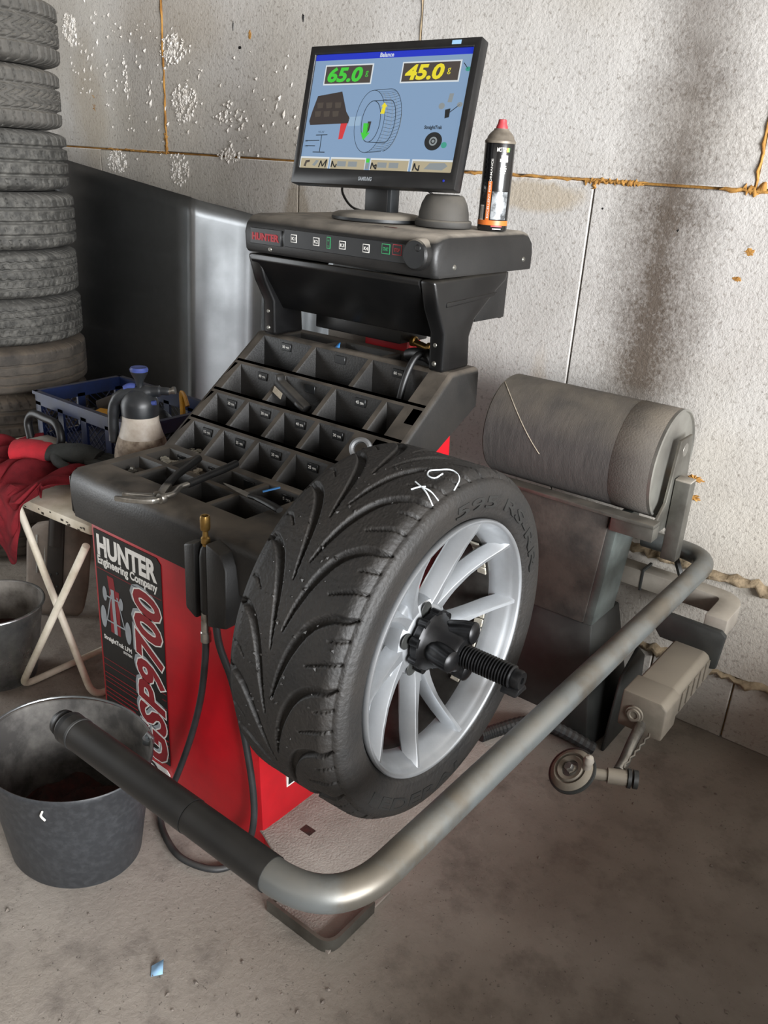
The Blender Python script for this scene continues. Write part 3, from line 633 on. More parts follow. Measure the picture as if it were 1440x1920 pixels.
# ---- load roller on its post
DY, DZ, DR = .862, .842, .133
drum = build('roller_drum', MB().lathe([(DR-.004, -.407), (DR, -.403), (DR, -.060), (DR, -.058)], 72, 'x', (0, DY, DZ)), 'drum', BAL, label='dusty dark abrasive roller drum')
build('roller_band', MB().lathe([(DR, -.058), (DR+.0006, -.057), (DR+.0006, .040), (DR-.001, .043)], 72, 'x', (0, DY, DZ)), 'drumband', BAL)
build('roller_end', MB().lathe([(DR+.0008, .038), (DR+.0012, .045), (DR-.004, .047), (DR-.006, .042), (.03, .040), (0, .040)], 72, 'x', (0, DY, DZ)), 'drumend', BAL)
build('roller_end', MB().lathe([(0, -.402), (DR-.004, -.402), (DR-.002, -.407)], 72, 'x', (0, DY, DZ)), 'drumend', BAL)
mb = MB()   # lighter scratch line around the drum
pth = [(lerp(-.425, -.285, t), DY-math.cos(lerp(1.35, .05, t))*0, 0) for t in (0,)]
scr = [(lerp(-.402, -.24, i/30), DY-(DR+.0004)*math.cos(lerp(1.15, -.12, i/30)), DZ+(DR+.0004)*math.sin(lerp(1.15, -.12, i/30))) for i in range(31)]
build('drum_scratch', MB().tube(scr, .0012, 5), 'paper', drum)
build('cradle_bar', MB().bb(-.41, .075, .718, .76, .724, .734).bb(-.03, .075, .722, .76, .690, .724), 'steel', BAL, bevel=.002)
brk = build('cradle_bracket', MB().prism([(.722, .690), (.95, .690), (.94, .76), (.915, .91), (.835, .91), (.81, .76)], .056, .064, 'yzx'), 'steel', BAL, bevel=.002)
build('bracket_hole', MB().lathe([(0, .0645), (.016, .0645), (.017, .0635)], 24, 'x', (0, .875, .880)), 'drumend', brk)
build('square_strut', MB().bb(.066, .104, .835, .873, .61, .815), 'steel', BAL, bevel=.003)
build('strut_cap', MB().bb(.066, .104, .835, .873, .813, .818), 'beige', BAL, bevel=.002)
# post: dusty face plate, folded edge, dark flared lower part
build('roller_post', MB().prism([(-.36, .724), (-.035, .724), (-.058, .42), (-.30, .42)], .730, .77, 'xzy'), 'post', BAL, bevel=.004)
build('post_edge', MB().prism([(-.037, .717), (-.012, .715), (-.035, .42), (-.060, .418)], .733, .87, 'xzy'), 'postedge', BAL, bevel=.003)
mb = MB(); mb.add([(-.30, .735, .42), (-.036, .735, .42), (.02, .70, FZ+.002), (-.28, .70, FZ+.002), (-.30, .91, .42), (-.036, .91, .42), (.045, .93, FZ+.002), (-.28, .93, FZ+.002)], [(0, 1, 2, 3), (1, 5, 6, 2), (4, 0, 3, 7), (5, 4, 7, 6), (0, 4, 5, 1), (3, 2, 6, 7)])
build('post_foot', mb, 'postdark', BAL, bevel=.006, label='dark flared foot of the roller post')
build('foot_flange', MB().prism([(.73, FZ), (.95, FZ), (.92, .29), (.86, .34), (.77, .29)], .046, .056, 'yzx'), 'postdark', BAL, bevel=.004)
build('lever_link', MB().tube([(.03, .955, .66), (.10, .93, .54)], .008, 6), 'postdark', BAL)
# curved corrugated hose on the base
hp = cr([(-.17, .47, .163), (-.150, .52, .163), (-.11, .60, .163), (-.06, .66, .14), (.04, .70, .10)], 14); rr = [.015+(.0022 if (i//1) % 2 else 0) for i in range(len(hp))]
build('corrugated_hose', MB().tube(hp, rr, 12), 'hose', BAL, angle=20)
# ---- guard tube with black grip
TZ, TR_, TX, TYF, TYB = .60, .0238, .159, -.482, .955
path = arc([(-.402, TYF, TZ), (TX, TYF, TZ), (TX, TYB, TZ), (-.02, TYB, TZ)], .11, 12)
build('guard_tube', MB().tube(path[3:] if False else path, TR_, 24), 'tubepaint', BAL, label='grey bent steel guard tube around the wheel')
build('grip_sleeve', MB().tube([(-.400, TYF, TZ), (-.36, TYF, TZ), (-.105, TYF, TZ)], TR_+.0022, 24).tube([(-.104, TYF, TZ), (.052, TYF, TZ)], TR_+.0014, 24), 'grip', BAL, label='black rubber sleeve over the tube end')
build('grip_plug', MB().lathe([(0, -.432), (.016, -.432), (.021, -.426), (.022, -.42), (.018, -.417), (.018, -.412), (.023, -.410), (.0265, -.404), (.0262, -.396), (.024, -.393)], 24, 'x', (0, TYF, TZ)), 'black', BAL, angle=30)
mb = MB()
build('sleeve_ring', MB().lathe([(TR_+.0022, -.380), (TR_+.0030, -.379), (TR_+.0030, -.375), (TR_+.0022, -.374)], 24, 'x', (0, TYF, TZ)), 'hose', BAL)
# ---- measuring arm: beige channel, black end plate, gauge head, roller
arm = MB()
ap = arc([(-.06, .94, 0), (.235, .94, 0), (.235, .80, 0)], .05, 8)
vsx = []
for i, p in enumerate(ap):
    t = (ap[min(i+1, len(ap)-1)]-ap[max(i-1, 0)]).normalized(); nn = Vector((t.y, -t.x, 0))
    for a, z in ((-.026, .475), (.026, .475), (.026, .525), (-.026, .525)): q = p+nn*a; vsx.append((q.x, q.y, z))
m_ = len(ap); arm.add(vsx, [(i*4+k, i*4+(k+1) % 4, i*4+4+(k+1) % 4, i*4+4+k) for i in range(m_-1) for k in range(4)]+[(0, 1, 2, 3), ((m_-1)*4+3, (m_-1)*4+2, (m_-1)*4+1, (m_-1)*4)])
build('arm_channel', arm, 'beige', BAL, bevel=.003, label='dusty pale channel arm behind the tube')
build('arm_collar', MB().bb(.005, .012, .912, .97, .470, .531), 'postdark', BAL, bevel=.001)
build('arm_end_plate', MB().prism([(.10, .50), (.255, .50), (.268, .49), (.262, .40), (.245, .395), (.24, .43), (.12, .43), (.095, .46)], .785, .80, 'xzy'), 'postdark', BAL, bevel=.003)
hd = build('gauge_head', MB().prism([(.155, .36), (.245, .36), (.245, .425), (.232, .437), (.155, .437)], .57, .86, 'xzy'), 'gaugebox', BAL, bevel=.006, seg=3, label='dusty box-shaped measuring gauge head')
build('gauge_nose', MB().prism([(.150, .352), (.250, .352), (.250, .43), (.236, .442), (.150, .442)], .49, .572, 'xzy'), 'gaugebox', BAL, bevel=.005)
build('gauge_eye', MB().lathe([(0, .004), (.008, .004), (.009, .007), (.014, .007), (.015, .004), (.019, .004), (.020, 0)], 28, 'y', M=Matrix.Translation((.185, .488, .395)) @ Matrix.Rotation(PI, 4, 'Z')), 'gaugebox', BAL)
mb = MB()
for k in range(5): mb.bb(.2455, .248, .60+k*.04, .625+k*.04, .372, .42)
build('gauge_ribs', mb, 'gaugebox', hd)
rod = [(.200, .50, .375), (.205, .47, .372), (.212, .42, .370), (.222, .36, .368), (.226, .32, .366)]
build('gauge_rod', MB().tube(cr(rod, 5), .012, 12), 'steelbright', BAL)
wv = [(.217+.006+.012*0+(.010 if i % 2 else .006), lerp(.47, .325, i/11), .375) for i in range(12)]
build('rod_rack', MB().tube(wv, .003, 6), 'steel', BAL)
build('wheel_axle', MB().tube([(.145, .265, .36), (.212, .300, .362)], .012, 12).tube([(.212, .300, .362), (.245, .317, .363)], .016, 14), 'gaugebox', BAL)
build('axle_cap', MB().tube([(.246, .318, .363), (.252, .321, .363)], .0195, 16).tube([(.256, .323, .363), (.264, .327, .363)], .0185, 16), 'postdark', BAL)
MG = Matrix.Translation((.150, .268, .36)) @ Matrix.Rotation(R(-28), 4, 'Z') @ Matrix.Rotation(R(38), 4, 'X')
gw = build('gauge_wheel', MB().lathe([(.018, .010), (.026, .012), (.030, .006), (.034, .010), (.040, .008), (.047, 0), (.047, -.006), (.040, -.010), (.018, -.006)], 40, 'z', M=MG, closed=True), 'gaugebox', BAL, label='small grooved gauge wheel')
build('wheel_rim_edge', MB().lathe([(.0465, -.006), (.050, -.005), (.050, .001), (.0465, .002)], 40, 'z', M=MG, closed=True), 'postdark', gw)
build('wheel_bolt', MB().lathe([(0, .020), (.008, .020), (.0095, .018), (.0095, .004)], 6, 'z', M=MG).lathe([(.0, .006), (.017, .006), (.017, 0)], 24, 'z', M=MG), 'steelbright', gw)
build('wheel_knob', MB().tube([(.176, .275, .362), (.180, .268, .395)], [.009, .009], 12).lathe([(.0, .012), (.008, .009), (.011, 0), (.008, -.009), (0, -.012)], 16, 'z', (.181, .266, .402)), 'beige', BAL)
# ================================================================== MOUNTED WHEEL
WH = thing('car_wheel', (-.11, 0, .38), 'silver ten-spoke alloy wheel with wide grooved tyre mounted on the balancer', 'wheel')
AX = (0, 0, .7)
def seg_dist(px, py, poly, widths):
    best = np.full(px.shape, 9.0)
    for (a, b), (wa, wb) in zip(zip(poly[:-1], poly[1:]), zip(widths[:-1], widths[1:])):
        dx, dy = b[0]-a[0], b[1]-a[1]; l2 = dx*dx+dy*dy
        t = np.clip(((px-a[0])*dx+(py-a[1])*dy)/l2, 0, 1)
        d = np.hypot(px-a[0]-t*dx, py-a[1]-t*dy)/(wa+(wb-wa)*t)
        best = np.minimum(best, d)
    return best
def smooth_poly(p, n=6): return [(v.x, v.y) for v in cr([(a, b, 0) for a, b in p], n)]
def race_tyre():
    TR = .318; nt = 900; per = 50; reps = 18
    xs = np.linspace(-.2165, -.0035, 134)
    outer = [(.0005, .3035), (.0045, .2960), (.0068, .2890), (.0078, .2870), (.0080, .2780), (.0070, .2660), (.0050, .2540), (.0030, .2480), (.0030, .2450), (-.002, .2385), (-.008, .2335), (-.016, .229)]
    def crown(x):
        u = abs(x+.11)/.1065; r_ = TR-.002*u*u
        e = np.clip((u-.80)/.20, 0, 1); return r_-.0125*e**2.2
    inner = [(-.22-x, r_) for x, r_ in outer][::-1]
    X = np.concatenate([[p[0] for p in inner], xs, [p[0] for p in outer]]); Rb = np.concatenate([[p[1] for p in inner], [crown(x) for x in xs], [p[1] for p in outer]])
    m = len(X); ni = len(inner)
    # tread tile, 20 degrees
    th = (np.arange(per)/per*20.0); PX, PT = np.meshgrid(X, th); k = math.radians(1)*TR
    D = np.zeros_like(PX)
    def groove(poly, ws, depth, soft=.30):
        nonlocal D
        sm = smooth_poly(poly); n = len(sm); wi = np.interp(np.linspace(0, 1, n), np.linspace(0, 1, len(ws)), ws)
        for off in (-60, -40, -20, 0, 20, 40):
            d = seg_dist(PX, PT*k, [(a, (b+off)*k) for a, b in sm], list(wi))
            D = np.maximum(D, depth*np.clip((1.0-d)/soft, 0, 1))
    groove([(-.115, 21.6), (-.105, 29.3), (-.09, 38.2), (-.068, 45.8), (-.039, 49.9), (-.016, 51.0), (-.004, 52.3)], [.0018, .0052, .0078, .0084, .0072, .0050, .0016], .0095)
    groove([(-.129, 35.7), (-.138, 44.9), (-.152, 53.3), (-.174, 60.6), (-.198, 64.2), (-.215, 63.9)], [.0018, .0050, .0074, .0080, .0070, .0050], .0095)
    groove([(-.060, 35.5), (-.026, 38.4), (-.005, 39.5)], [.0014, .0038, .0016], .0055)
    groove([(-.032, 44.3), (-.015, 45.5), (-.005, 46.2)], [.0014, .0034, .0016], .0050)
    groove([(-.208, 52.2), (-.195, 52.0), (-.180, 49.5)], [.0020, .0026, .0012], .0035)
    D[:, :ni-2] = 0; D[:, ni+len(xs)+2:] = 0
    DT = np.tile(D, (reps, 1))
    nz = rng.normal(size=DT.shape)*.00022; nz[:, :ni] = 0; nz[:, ni+len(xs):] = 0
    ang = np.radians(np.arange(nt)/nt*360.0); RR = Rb[None, :]-DT+nz
    V = np.empty((nt, m, 3)); V[:, :, 0] = X[None, :]; V[:, :, 1] = -RR*np.cos(ang)[:, None]; V[:, :, 2] = .7+RR*np.sin(ang)[:, None]
    idx = np.arange(nt*m).reshape(nt, m); j = np.roll(idx, -1, axis=0)
    F = np.stack([idx[:, :-1], idx[:, 1:], j[:, 1:], j[:, :-1]], -1).reshape(-1, 4)
    return V.reshape(-1, 3), F
def np_mesh(name, V, F, m, parent, angle=None):
    V = V-np.array(org(parent)) if parent is not None else V
    me = bpy.data.meshes.new(name); me.vertices.add(len(V)); me.vertices.foreach_set('co', V.astype(np.float32).ravel())
    me.loops.add(F.size); me.loops.foreach_set('vertex_index', F.astype(np.int32).ravel()); me.polygons.add(len(F)); me.polygons.foreach_set('loop_start', (np.arange(len(F))*4).astype(np.int32)); me.polygons.foreach_set('loop_total', np.full(len(F), 4, np.int32))
    me.update(calc_edges=True); me.polygons.foreach_set('use_smooth', np.ones(len(F), bool))
    me.materials.append(MT[m]); o = bpy.data.objects.new(name, me); COL.objects.link(o)
    if parent is not None: o.parent = parent
    return o
V, F = race_tyre(); F = F[:, ::-1]
ty = np_mesh('tyre', V, F, 'tyre', WH); ty['label'] = 'black tyre with directional V grooves'
ty.data.materials.append(MT['tyreside'])
def side_text(body, a_deg, rad, hgt, span, flip=False, m='tyretext'):
    # letters run clockwise seen from +x; a_deg = start angle measured from +y towards +z
    vs_, fs = text_geo(body, 1.0, 0.0, .012, .03); xs_ = [p[0] for p in vs_]; w0 = max(xs_)-min(xs_); xm = min(xs_)
    out = []
    for x, y, z in vs_:
        t = (x-xm)/w0
        if not flip: a = R(a_deg-span*t); r_ = rad+y*hgt
        else: a = R(a_deg+span*t); r_ = rad-y*hgt
        out.append((.0079+z*.03-max(0, abs(r_-.272)-.012)*.12, r_*math.cos(a), .7+r_*math.sin(a)))
    return build('sidewall_letters', MB().add(out, fs), m, ty, angle=50)
side_text('595 RS-RR', 98, .2560, .030, 84); side_text('FEDERAL', -140, .2870, .030, 66, True)
# chalk letters on the tread
def chalk(pts):
    P = []
    for x, t in pts:
        u = abs(x+.11)/.1065; e = max(0, (u-.8)/.2); r_ = .318-.002*u*u-.0125*min(e, 1)**2.2+.0005
        P.append((min(x, .0), -r_*math.cos(R(t)), .7+r_*math.sin(R(t))))
    return P
mb = MB().tube(cr(chalk([(-.003, 83.5), (-.012, 88.6), (-.034, 90.7), (-.05, 87.9), (-.058, 85.5), (-.05, 82.7), (-.036, 82.6), (-.036, 86.4)]), 5), .0013, 6)
for st in ([(-.047, 73.9), (-.040, 76), (-.032, 77.2)], [(-.054, 77.7), (-.038, 76.5), (-.020, 76.1), (-.004, 75.8)], [(-.038, 76.5), (-.020, 74.6), (-.004, 72.9)]): mb.tube(cr(chalk(st), 4), .0013, 6)
build('chalk_marks', mb, 'chalk', ty, label='white chalk letters G and K')
cmb = MB()
for k in range(90):
    x = min(-.02, random.gauss(-.125, .045)); t = random.uniform(-15, 95); u_ = abs(x+.11)/.1065; s_ = random.choice((.0012, .0016, .0022, .003)); rr_ = .3182-.002*u_*u_-.0125*max(0, (u_-.8)/.2)**2.2
    M_ = Matrix.Translation((x, -rr_*math.cos(R(t)), .7+rr_*math.sin(R(t)))) @ Matrix.Rotation(R(90-t), 4, 'X') @ Matrix.Rotation(random.uniform(0, 6), 4, 'Z')
    cmb.add([(s_*1.8, 0, -.0005), (0, s_, -.0005), (-s_*1.6, 0, -.0005), (0, -s_, -.0005), (0, 0, s_*.9)], [(0, 1, 4), (1, 2, 4), (2, 3, 4), (3, 0, 4)], M_)
q = build('tread_crumbs', cmb, 'tyre', ty); q['kind'] = 'stuff'
# rim
rim = build('rim', MB().lathe([(.2285, -.014), (.2335, -.006), (.2345, .001), (.2325, .0045), (.2285, .0045), (.2255, .001), (.2235, -.006), (.2200, -.012), (.2160, -.018), (.2140, -.026), (.2085, -.036), (.2065, -.050), (.2063, -.056)], 120, 'x', AX), 'alloy', WH, angle=60)
build('rim_barrel', MB().lathe([(.2060, -.052), (.2055, -.055), (.2050, -.058), (.2030, -.12), (.2040, -.17), (.2140, -.190), (.2230, -.205), (.2330, -.212), (.2360, -.220), (.2300, -.224), (.2190, -.200), (.2080, -.178), (.2070, -.12), (.2090, -.055), (.2085, -.053)], 96, 'x', AX, closed=True), 'alloyin', WH, angle=60)
def xf_(r_): return float(np.interp(r_, [.03, .06, .10, .14, .18, .205, .228], [-.062, -.058, -.050, -.039, -.024, -.012, -.0015]))
def spoke(a_root, a_end):
    st = 15; vs_ = []
    for i in range(st):
        t = i/(st-1); r_ = lerp(.052, .2300, t); s_ = t*t*(3-2*t); a = R(lerp(a_root, a_end, .35*t+.65*s_))
        wf = float(np.interp(t, [0, .2, .5, .85, 1], [.022, .013, .0072, .0060, .0070])); wb = float(np.interp(t, [0, .2, .5, .8, .93, 1], [.038, .031, .024, .022, .028, .046]))
        xf0 = xf_(r_); xb = (xf0-.034) if t < .80 else lerp(xf0-.034, -.036, (t-.80)/.20)
        c_, s2 = math.cos(a), math.sin(a)
        for dx, wd in ((xf0, wf), (xf0-.0020, wf+.003), (xb+.004, wb), (xb, wb-.004)):
            for sg in (1, -1):
                e = sg*wd/2; vs_.append((dx, r_*c_-e*s2, .7+r_*s2+e*c_))
    order = [0, 2, 4, 6, 7, 5, 3, 1]; fs = []
    for i in range(st-1):
        for k in range(8):
            a, b = order[k], order[(k+1) % 8]; fs.append((i*8+a, i*8+b, i*8+8+b, i*8+8+a))
    fs += [tuple(order), tuple((st-1)*8+k for k in order[::-1])]
    return MB().add(vs_, fs)
for pc in (55.5, -16.5, -88.5, -160.5, 127.5):
    for sg in (1, -1): build('spoke', spoke(pc+sg*9, pc+sg*17.6), 'alloy', WH, angle=28)
    # web where the pair joins and the cast pocket at the rim
    def pp(r_, a, x): return (x, r_*math.cos(R(a)), .7+r_*math.sin(R(a)))
    web = MB().add([pp(.045, pc-14, -.066), pp(.045, pc+14, -.066), pp(.098, pc+7, -.060), pp(.098, pc-7, -.060), pp(.045, pc-20, -.088), pp(.045, pc+20, -.088), pp(.104, pc+10, -.088), pp(.104, pc-10, -.088)], [(0, 1, 2, 3), (4, 7, 6, 5), (0, 4, 5, 1), (1, 5, 6, 2), (2, 6, 7, 3), (3, 7, 4, 0)])
    build('spoke_web', web, 'alloy', WH, bevel=.004)
hub = build('hub', MB().lathe([(.034, -.058), (.040, -.055), (.058, -.056), (.070, -.062), (.074, -.075), (.074, -.095), (.034, -.095)], 60, 'x', AX, closed=True), 'alloy', WH)
for k in range(5):
    a = R(19.5+72*k); build('bolt_hole', MB().lathe([(0, -.0554), (.0125, -.0552), (.0140, -.0545), (.0150, -.0562)], 20, 'x', (0, .0565*math.cos(a), .7+.0565*math.sin(a))), 'postdark', hub)
# stick-on weights inside the barrel
def barrel_weights(a0, n, x, nm='stick_on_weight'):
    for k in range(n):
        a = R(a0+k*5.2); r_ = .2015
        M_ = Matrix.Translation((x, r_*math.cos(a), .7+r_*math.sin(a))) @ Matrix.Rotation(a, 4, 'X')
        build(nm, MB().box((0, -.001, 0), (.019, .004, .016), M_), 'weight', WH, bevel=.001, seg=1)
barrel_weights(-48, 6, -.062); barrel_weights(-20, 3, -.060); barrel_weights(18, 5, -.064)
# wing nut
NUT = thing('hub_nut', (.0, 0, .66), 'black quick-clamp nut with grip lobes screwed against the wheel hub', 'nut')
nb = MB().lathe([(.020, -.052), (.050, -.052), (.054, -.047), (.054, -.036), (.046, -.030), (.040, -.014), (.034, -.006), (.033, .020), (.028, .026), (.0195, .027)], 44, 'x', AX)
build('nut_body', nb, 'blackthread', NUT)
def lobe(a, r0, r1, x0, x1, rad):
    A = Vector((0, math.cos(R(a)), math.sin(R(a))))
    P = [Vector(AX)+A*r_+Vector((x, 0, 0)) for r_, x in ((r0, x0), (lerp(r0, r1, .45), lerp(x0, x1, .3)), (lerp(r0, r1, .9), lerp(x0, x1, .8)), (r1, x1))]
    return MB().tube(cr(P, 4), [rad*.9]*4+[rad*1.05]*4+[rad*1.0]*3+[rad*.86, rad*.4], 14)
for a in (52, 172, 292): build('grip_lobe', lobe(a, .018, .042, -.034, .034, .0195), 'blackthread', NUT)
for k in range(9):
    a = 40*k; A = (math.cos(R(a)), math.sin(R(a)))
    build('grip_bump', MB().tube([(-.050, .051*A[0], .7+.051*A[1]), (-.034, .051*A[0], .7+.051*A[1])], .0085, 10), 'blackthread', NUT)

# ================================================================== MONITOR
MON = thing('monitor', (-.63, .53, 1.342), 'black widescreen computer monitor showing a balance screen on the console', 'monitor')
MM = Matrix.Translation((-.6095, .4934, 1.5609)) @ Matrix.Rotation(R(3.14), 4, 'Z') @ Matrix.Rotation(R(-14.5), 4, 'X') @ Matrix.Rotation(R(-1.4), 4, 'Y')
W2, H2 = .220, .149   # local: x right, z up, -y towards the viewer
sx0, sx1, sz0, sz1 = -.204, .204, -.115, .131
bz = MB()
o_ = [(-W2, -H2), (W2, -H2), (W2, H2), (-W2, H2)]; i_ = [(sx0, sz0), (sx1, sz0), (sx1, sz1), (sx0, sz1)]
vs_ = [(a, 0, b) for a, b in o_]+[(a, -.001, b) for a, b in i_]+[(a, .006, b) for a, b in i_]+[(a, .030, b) for a, b in o_]
fs = []
for k in range(4):
    l = (k+1) % 4; fs += [(k, l, 4+l, 4+k), (4+k, 4+l, 8+l, 8+k), (k, 12+k, 12+l, l)]
fs.append((12, 13, 14, 15)); bz.add(vs_, fs)
bezel = build('bezel', bz, 'bezel', MON, xf=MM, bevel=.003)
build('rear_shell', MB().box((0, .042, -.01), (.36, .034, .22)).box((0, .06, -.02), (.2, .03, .14)), 'bezel', MON, xf=MM, bevel=.012, seg=3)
text('maker_text', 'SAMSUNG', 'silver', bezel, lambda a, b, c_: tuple(MM @ Vector((-.026+a, -.0016, -.1385+b))), width=.036, size=.011, offset=.0004)
build('blue_sticker', MB().add([(.152, -.0012, .136), (.174, -.0012, .136), (.174, -.0012, .144), (.152, -.0012, .144)], [(0, 1, 2, 3)]), 'bluescrap', bezel, xf=MM, recalc=False)
build('power_led', MB().lathe([(0, -.0022), (.0022, -.0020), (.0025, -.001)], 12, 'y', (.192, 0, -.132)), 's_title', bezel, xf=MM)
scr = build('screen', MB().add([(sx0, .0052, sz0), (sx1, .0052, sz0), (sx1, .0052, sz1), (sx0, .0052, sz1)], [(0, 1, 2, 3)]), 's_bg', MON, xf=MM, label='lit blue screen with balance read-outs', recalc=False)
def SX(u): return lerp(sx0, sx1, u)
def SZ(v): return lerp(sz1, sz0, v)
lay = [0]
def sp_(u, v, d=1): return (SX(u), .0052-.0003*d, SZ(v))
def spoly(name, pts, m, d=1): return build(name, MB().add([sp_(u, v, d) for u, v in pts], [tuple(range(len(pts)))]), m, scr, xf=MM, recalc=False)
def srect(name, u0, v0, u1, v1, m, d=1): return spoly(name, [(u0, v0), (u1, v0), (u1, v1), (u0, v1)], m, d)
def sline(name, pts, m, wd=.0007, d=3, close=False):
    P = [Vector(sp_(u, v, d)) for u, v in pts]; P = P+[P[0]] if close else P; mb = MB()
    for a, b in zip(P[:-1], P[1:]):
        t = (b-a).normalized() if (b-a).length > 0 else Vector((1, 0, 0)); nn = Vector((-t.z, 0, t.x))*wd; mb.add([tuple(a-nn), tuple(b-nn), tuple(b+nn), tuple(a+nn)], [(0, 1, 2, 3)])
    return build(name, mb, m, scr, xf=MM, recalc=False)
def stext(name, body, u, v, wd, size, m, d=4, **k): return text(name, body, m, scr, lambda a, b, c_: tuple(MM @ Vector((SX(u)+a, .0052-.0003*d, SZ(v)+b))), width=wd, size=size, **k)
srect('title_bar', 0, 0, 1, .052, 's_title'); stext('title_text', 'Balance', .435, .044, .036, .0125, 's_white', offset=.0003)
for u0, u1, v0, v1, num, m in ((.085, .395, .105, .255, '65.0', 's_green'), (.595, .935, .105, .255, '45.0', 's_yellow')):
    srect('readout_frame', u0-.008, v0-.012, u1+.008, v1+.012, 's_white', 1); srect('readout_box', u0, v0, u1, v1, 's_box', 2)
    stext('readout_digits', num, u0+.018, v1-.018, .096, .040, m, offset=.0016, shear=.16); stext('readout_unit', 'g', u0+.272, v0+.085, .008, .018, m)
spoly('machine_drawing', [(.055, .36), (.22, .325), (.27, .50), (.30, .555), (.295, .60), (.03, .615), (.02, .58), (.03, .50)], 's_dark', 2)
mbq = MB()
for j in range(2):
    for i in range(3): u = .058+i*.062-.008*j; v = .42+j*.075; mbq.add([sp_(u, v, 3), sp_(u+.045, v-.003, 3), sp_(u+.045, v+.045, 3), sp_(u+.008, v+.05, 3)], [(0, 1, 2, 3)])
build('drawing_cells', mbq, 's_brown', scr, xf=MM, recalc=False)
spoly('drawing_leg', [(.245, .60), (.29, .595), (.272, .735), (.245, .74)], 's_red', 2)
spoly('drawing_shaft', [(.295, .545), (.375, .54), (.375, .62), (.295, .625)], 's_pale', 2)
def ell(cu, cv, ru, rv, n=40, a0=0, a1=2*PI): return [(cu+ru*math.cos(lerp(a0, a1, i/n)), cv+rv*math.sin(lerp(a0, a1, i/n))) for i in range(n)]
sline('tyre_outline', ell(.435, .585, .095, .265), 's_line', .0006, 3, True); sline('rim_outline', ell(.445, .585, .060, .175), 's_line', .0008, 3, True)
sline('tyre_outline', ell(.545, .575, .090, .262, 30, -PI/2, PI/2), 's_line', .0006, 3); sline('tyre_outline', [(.435, .320), (.545, .312)], 's_line', .0006); sline('tyre_outline', [(.435, .850), (.545, .838)], 's_line', .0006)
for k in range(4): sline('tread_lines', ell(.455+.03*k, .583, .092, .264, 30, -1.15, 1.15), 's_grey', .0004, 2)
for k in range(22):
    a = lerp(-1.25, 1.25, k/21); sline('tread_lines', [(.437+.095*math.cos(a), .585+.265*math.sin(a)), (.49+.092*math.cos(a+.06), .582+.264*math.sin(a+.06)), (.545+.09*math.cos(a-.02), .576+.262*math.sin(a-.02))], 's_line', .0003, 3)
sline('rim_outline', [(.445, .41), (.55, .405)], 's_line', .0008); sline('rim_outline', [(.445, .76), (.56, .765)], 's_line', .0008); sline('rim_outline', ell(.55, .585, .05, .18, 20, -PI/2, PI/2), 's_line', .0008)
spoly('arrow_yellow', [(.515, .425), (.538, .46), (.528, .46), (.525, .52), (.498, .52), (.508, .46), (.498, .46)], 's_yellow', 5)
spoly('arrow_green', [(.40, .60), (.438, .60), (.435, .68), (.452, .68), (.415, .745), (.392, .68), (.405, .68)], 's_green', 5); spoly('arrow_shade', [(.428, .585), (.45, .585), (.445, .66), (.43, .69)], 's_dark', 5)
for pts in ([(.085, .705), (.165, .70)], [(.125, .70), (.128, .85)], [(.08, .855), (.165, .855)], [(.02, .755), (.115, .75)], [(.02, .80), (.09, .80)]): sline('gauge_drawing', pts, 's_line', .0010)
stext('gauge_text', '95.25"', .10, .685, .018, .006, 's_line')
stext('gauge_text', '40', .012, .765, .008, .006, 's_line'); stext('gauge_text', '115', .012, .812, .01, .006, 's_line')
stext('brand_text', 'StraightTrak', .79, .645, .044, .0095, 's_line', offset=.0004)
spoly('small_wheel', ell(.857, .745, .052, .075), 's_black', 2); spoly('small_rim', ell(.857, .745, .024, .036), 's_grey', 3); sline('small_spokes', ell(.857, .745, .012, .018), 's_black', .0012, 4, True)
spoly('small_icon', ell(.925, .775, .017, .025), 's_teal', 3); spoly('small_icon', [(.895, .49), (.925, .48), (.925, .55), (.90, .56)], 's_black', 3); spoly('small_icon', ell(.87, .46, .018, .026), 's_grey', 2); spoly('small_icon', ell(.975, .45, .016, .02), 's_grey', 3); sline('small_icon', [(.925, .51), (.975, .45)], 's_black', .0008); spoly('small_icon', [(.905, .36), (.93, .36), (.925, .43), (.90, .43)], 's_grey', 2)
spoly('small_icon', ell(.985, .17, .015, .018), 's_teal', 3); sline('small_icon', [(.955, .12), (.985, .17)], 's_black', .0008)
for i, (u0, u1) in enumerate(((.0, .205), (.215, .455), (.485, .735), (.75, 1.0))):
    srect('softkey_edge', u0, .895, u1, 1.0, 's_white', 1); srect('softkey', u0+.006, .91, u1-.004, 1.0, 's_tan', 2)
    sline('softkey_pen', [[(.14, .99), (.15, .93), (.165, .98), (.19, .92), (.185, .99)], [(.228, .985), (.23, .93), (.24, .96), (.255, .985), (.262, .955)], [(.495, .99), (.50, .935), (.51, .96), (.53, .99), (.53, .95), (.515, .965)], [(.765, .99), (.77, .93), (.78, .97), (.80, .99), (.80, .945)]][i], 's_black', .0016, 5)
    if i in (1, 2):
        for q in (0, 1): srect('softkey_icon', u0+.05+q*.075, .93, u0+.11+q*.075, .975, 's_grey', 3)
    if i == 3: spoly('softkey_icon', [(.83, .975), (.86, .925), (.95, .92), (.97, .945), (.94, .98)], 's_grey', 3)
    if i == 0: spoly('softkey_icon', [(.03, .98), (.04, .93), (.07, .925), (.07, .945), (.05, .95), (.045, .985)], 's_brown', 3); spoly('softkey_icon', [(.09, .97), (.115, .925), (.135, .93), (.11, .98)], 's_grey', 3)
srect('softkey_bar', .458, .90, .48, .935, 's_green', 3); srect('softkey_bar', .458, .94, .48, .99, 's_grey', 3)
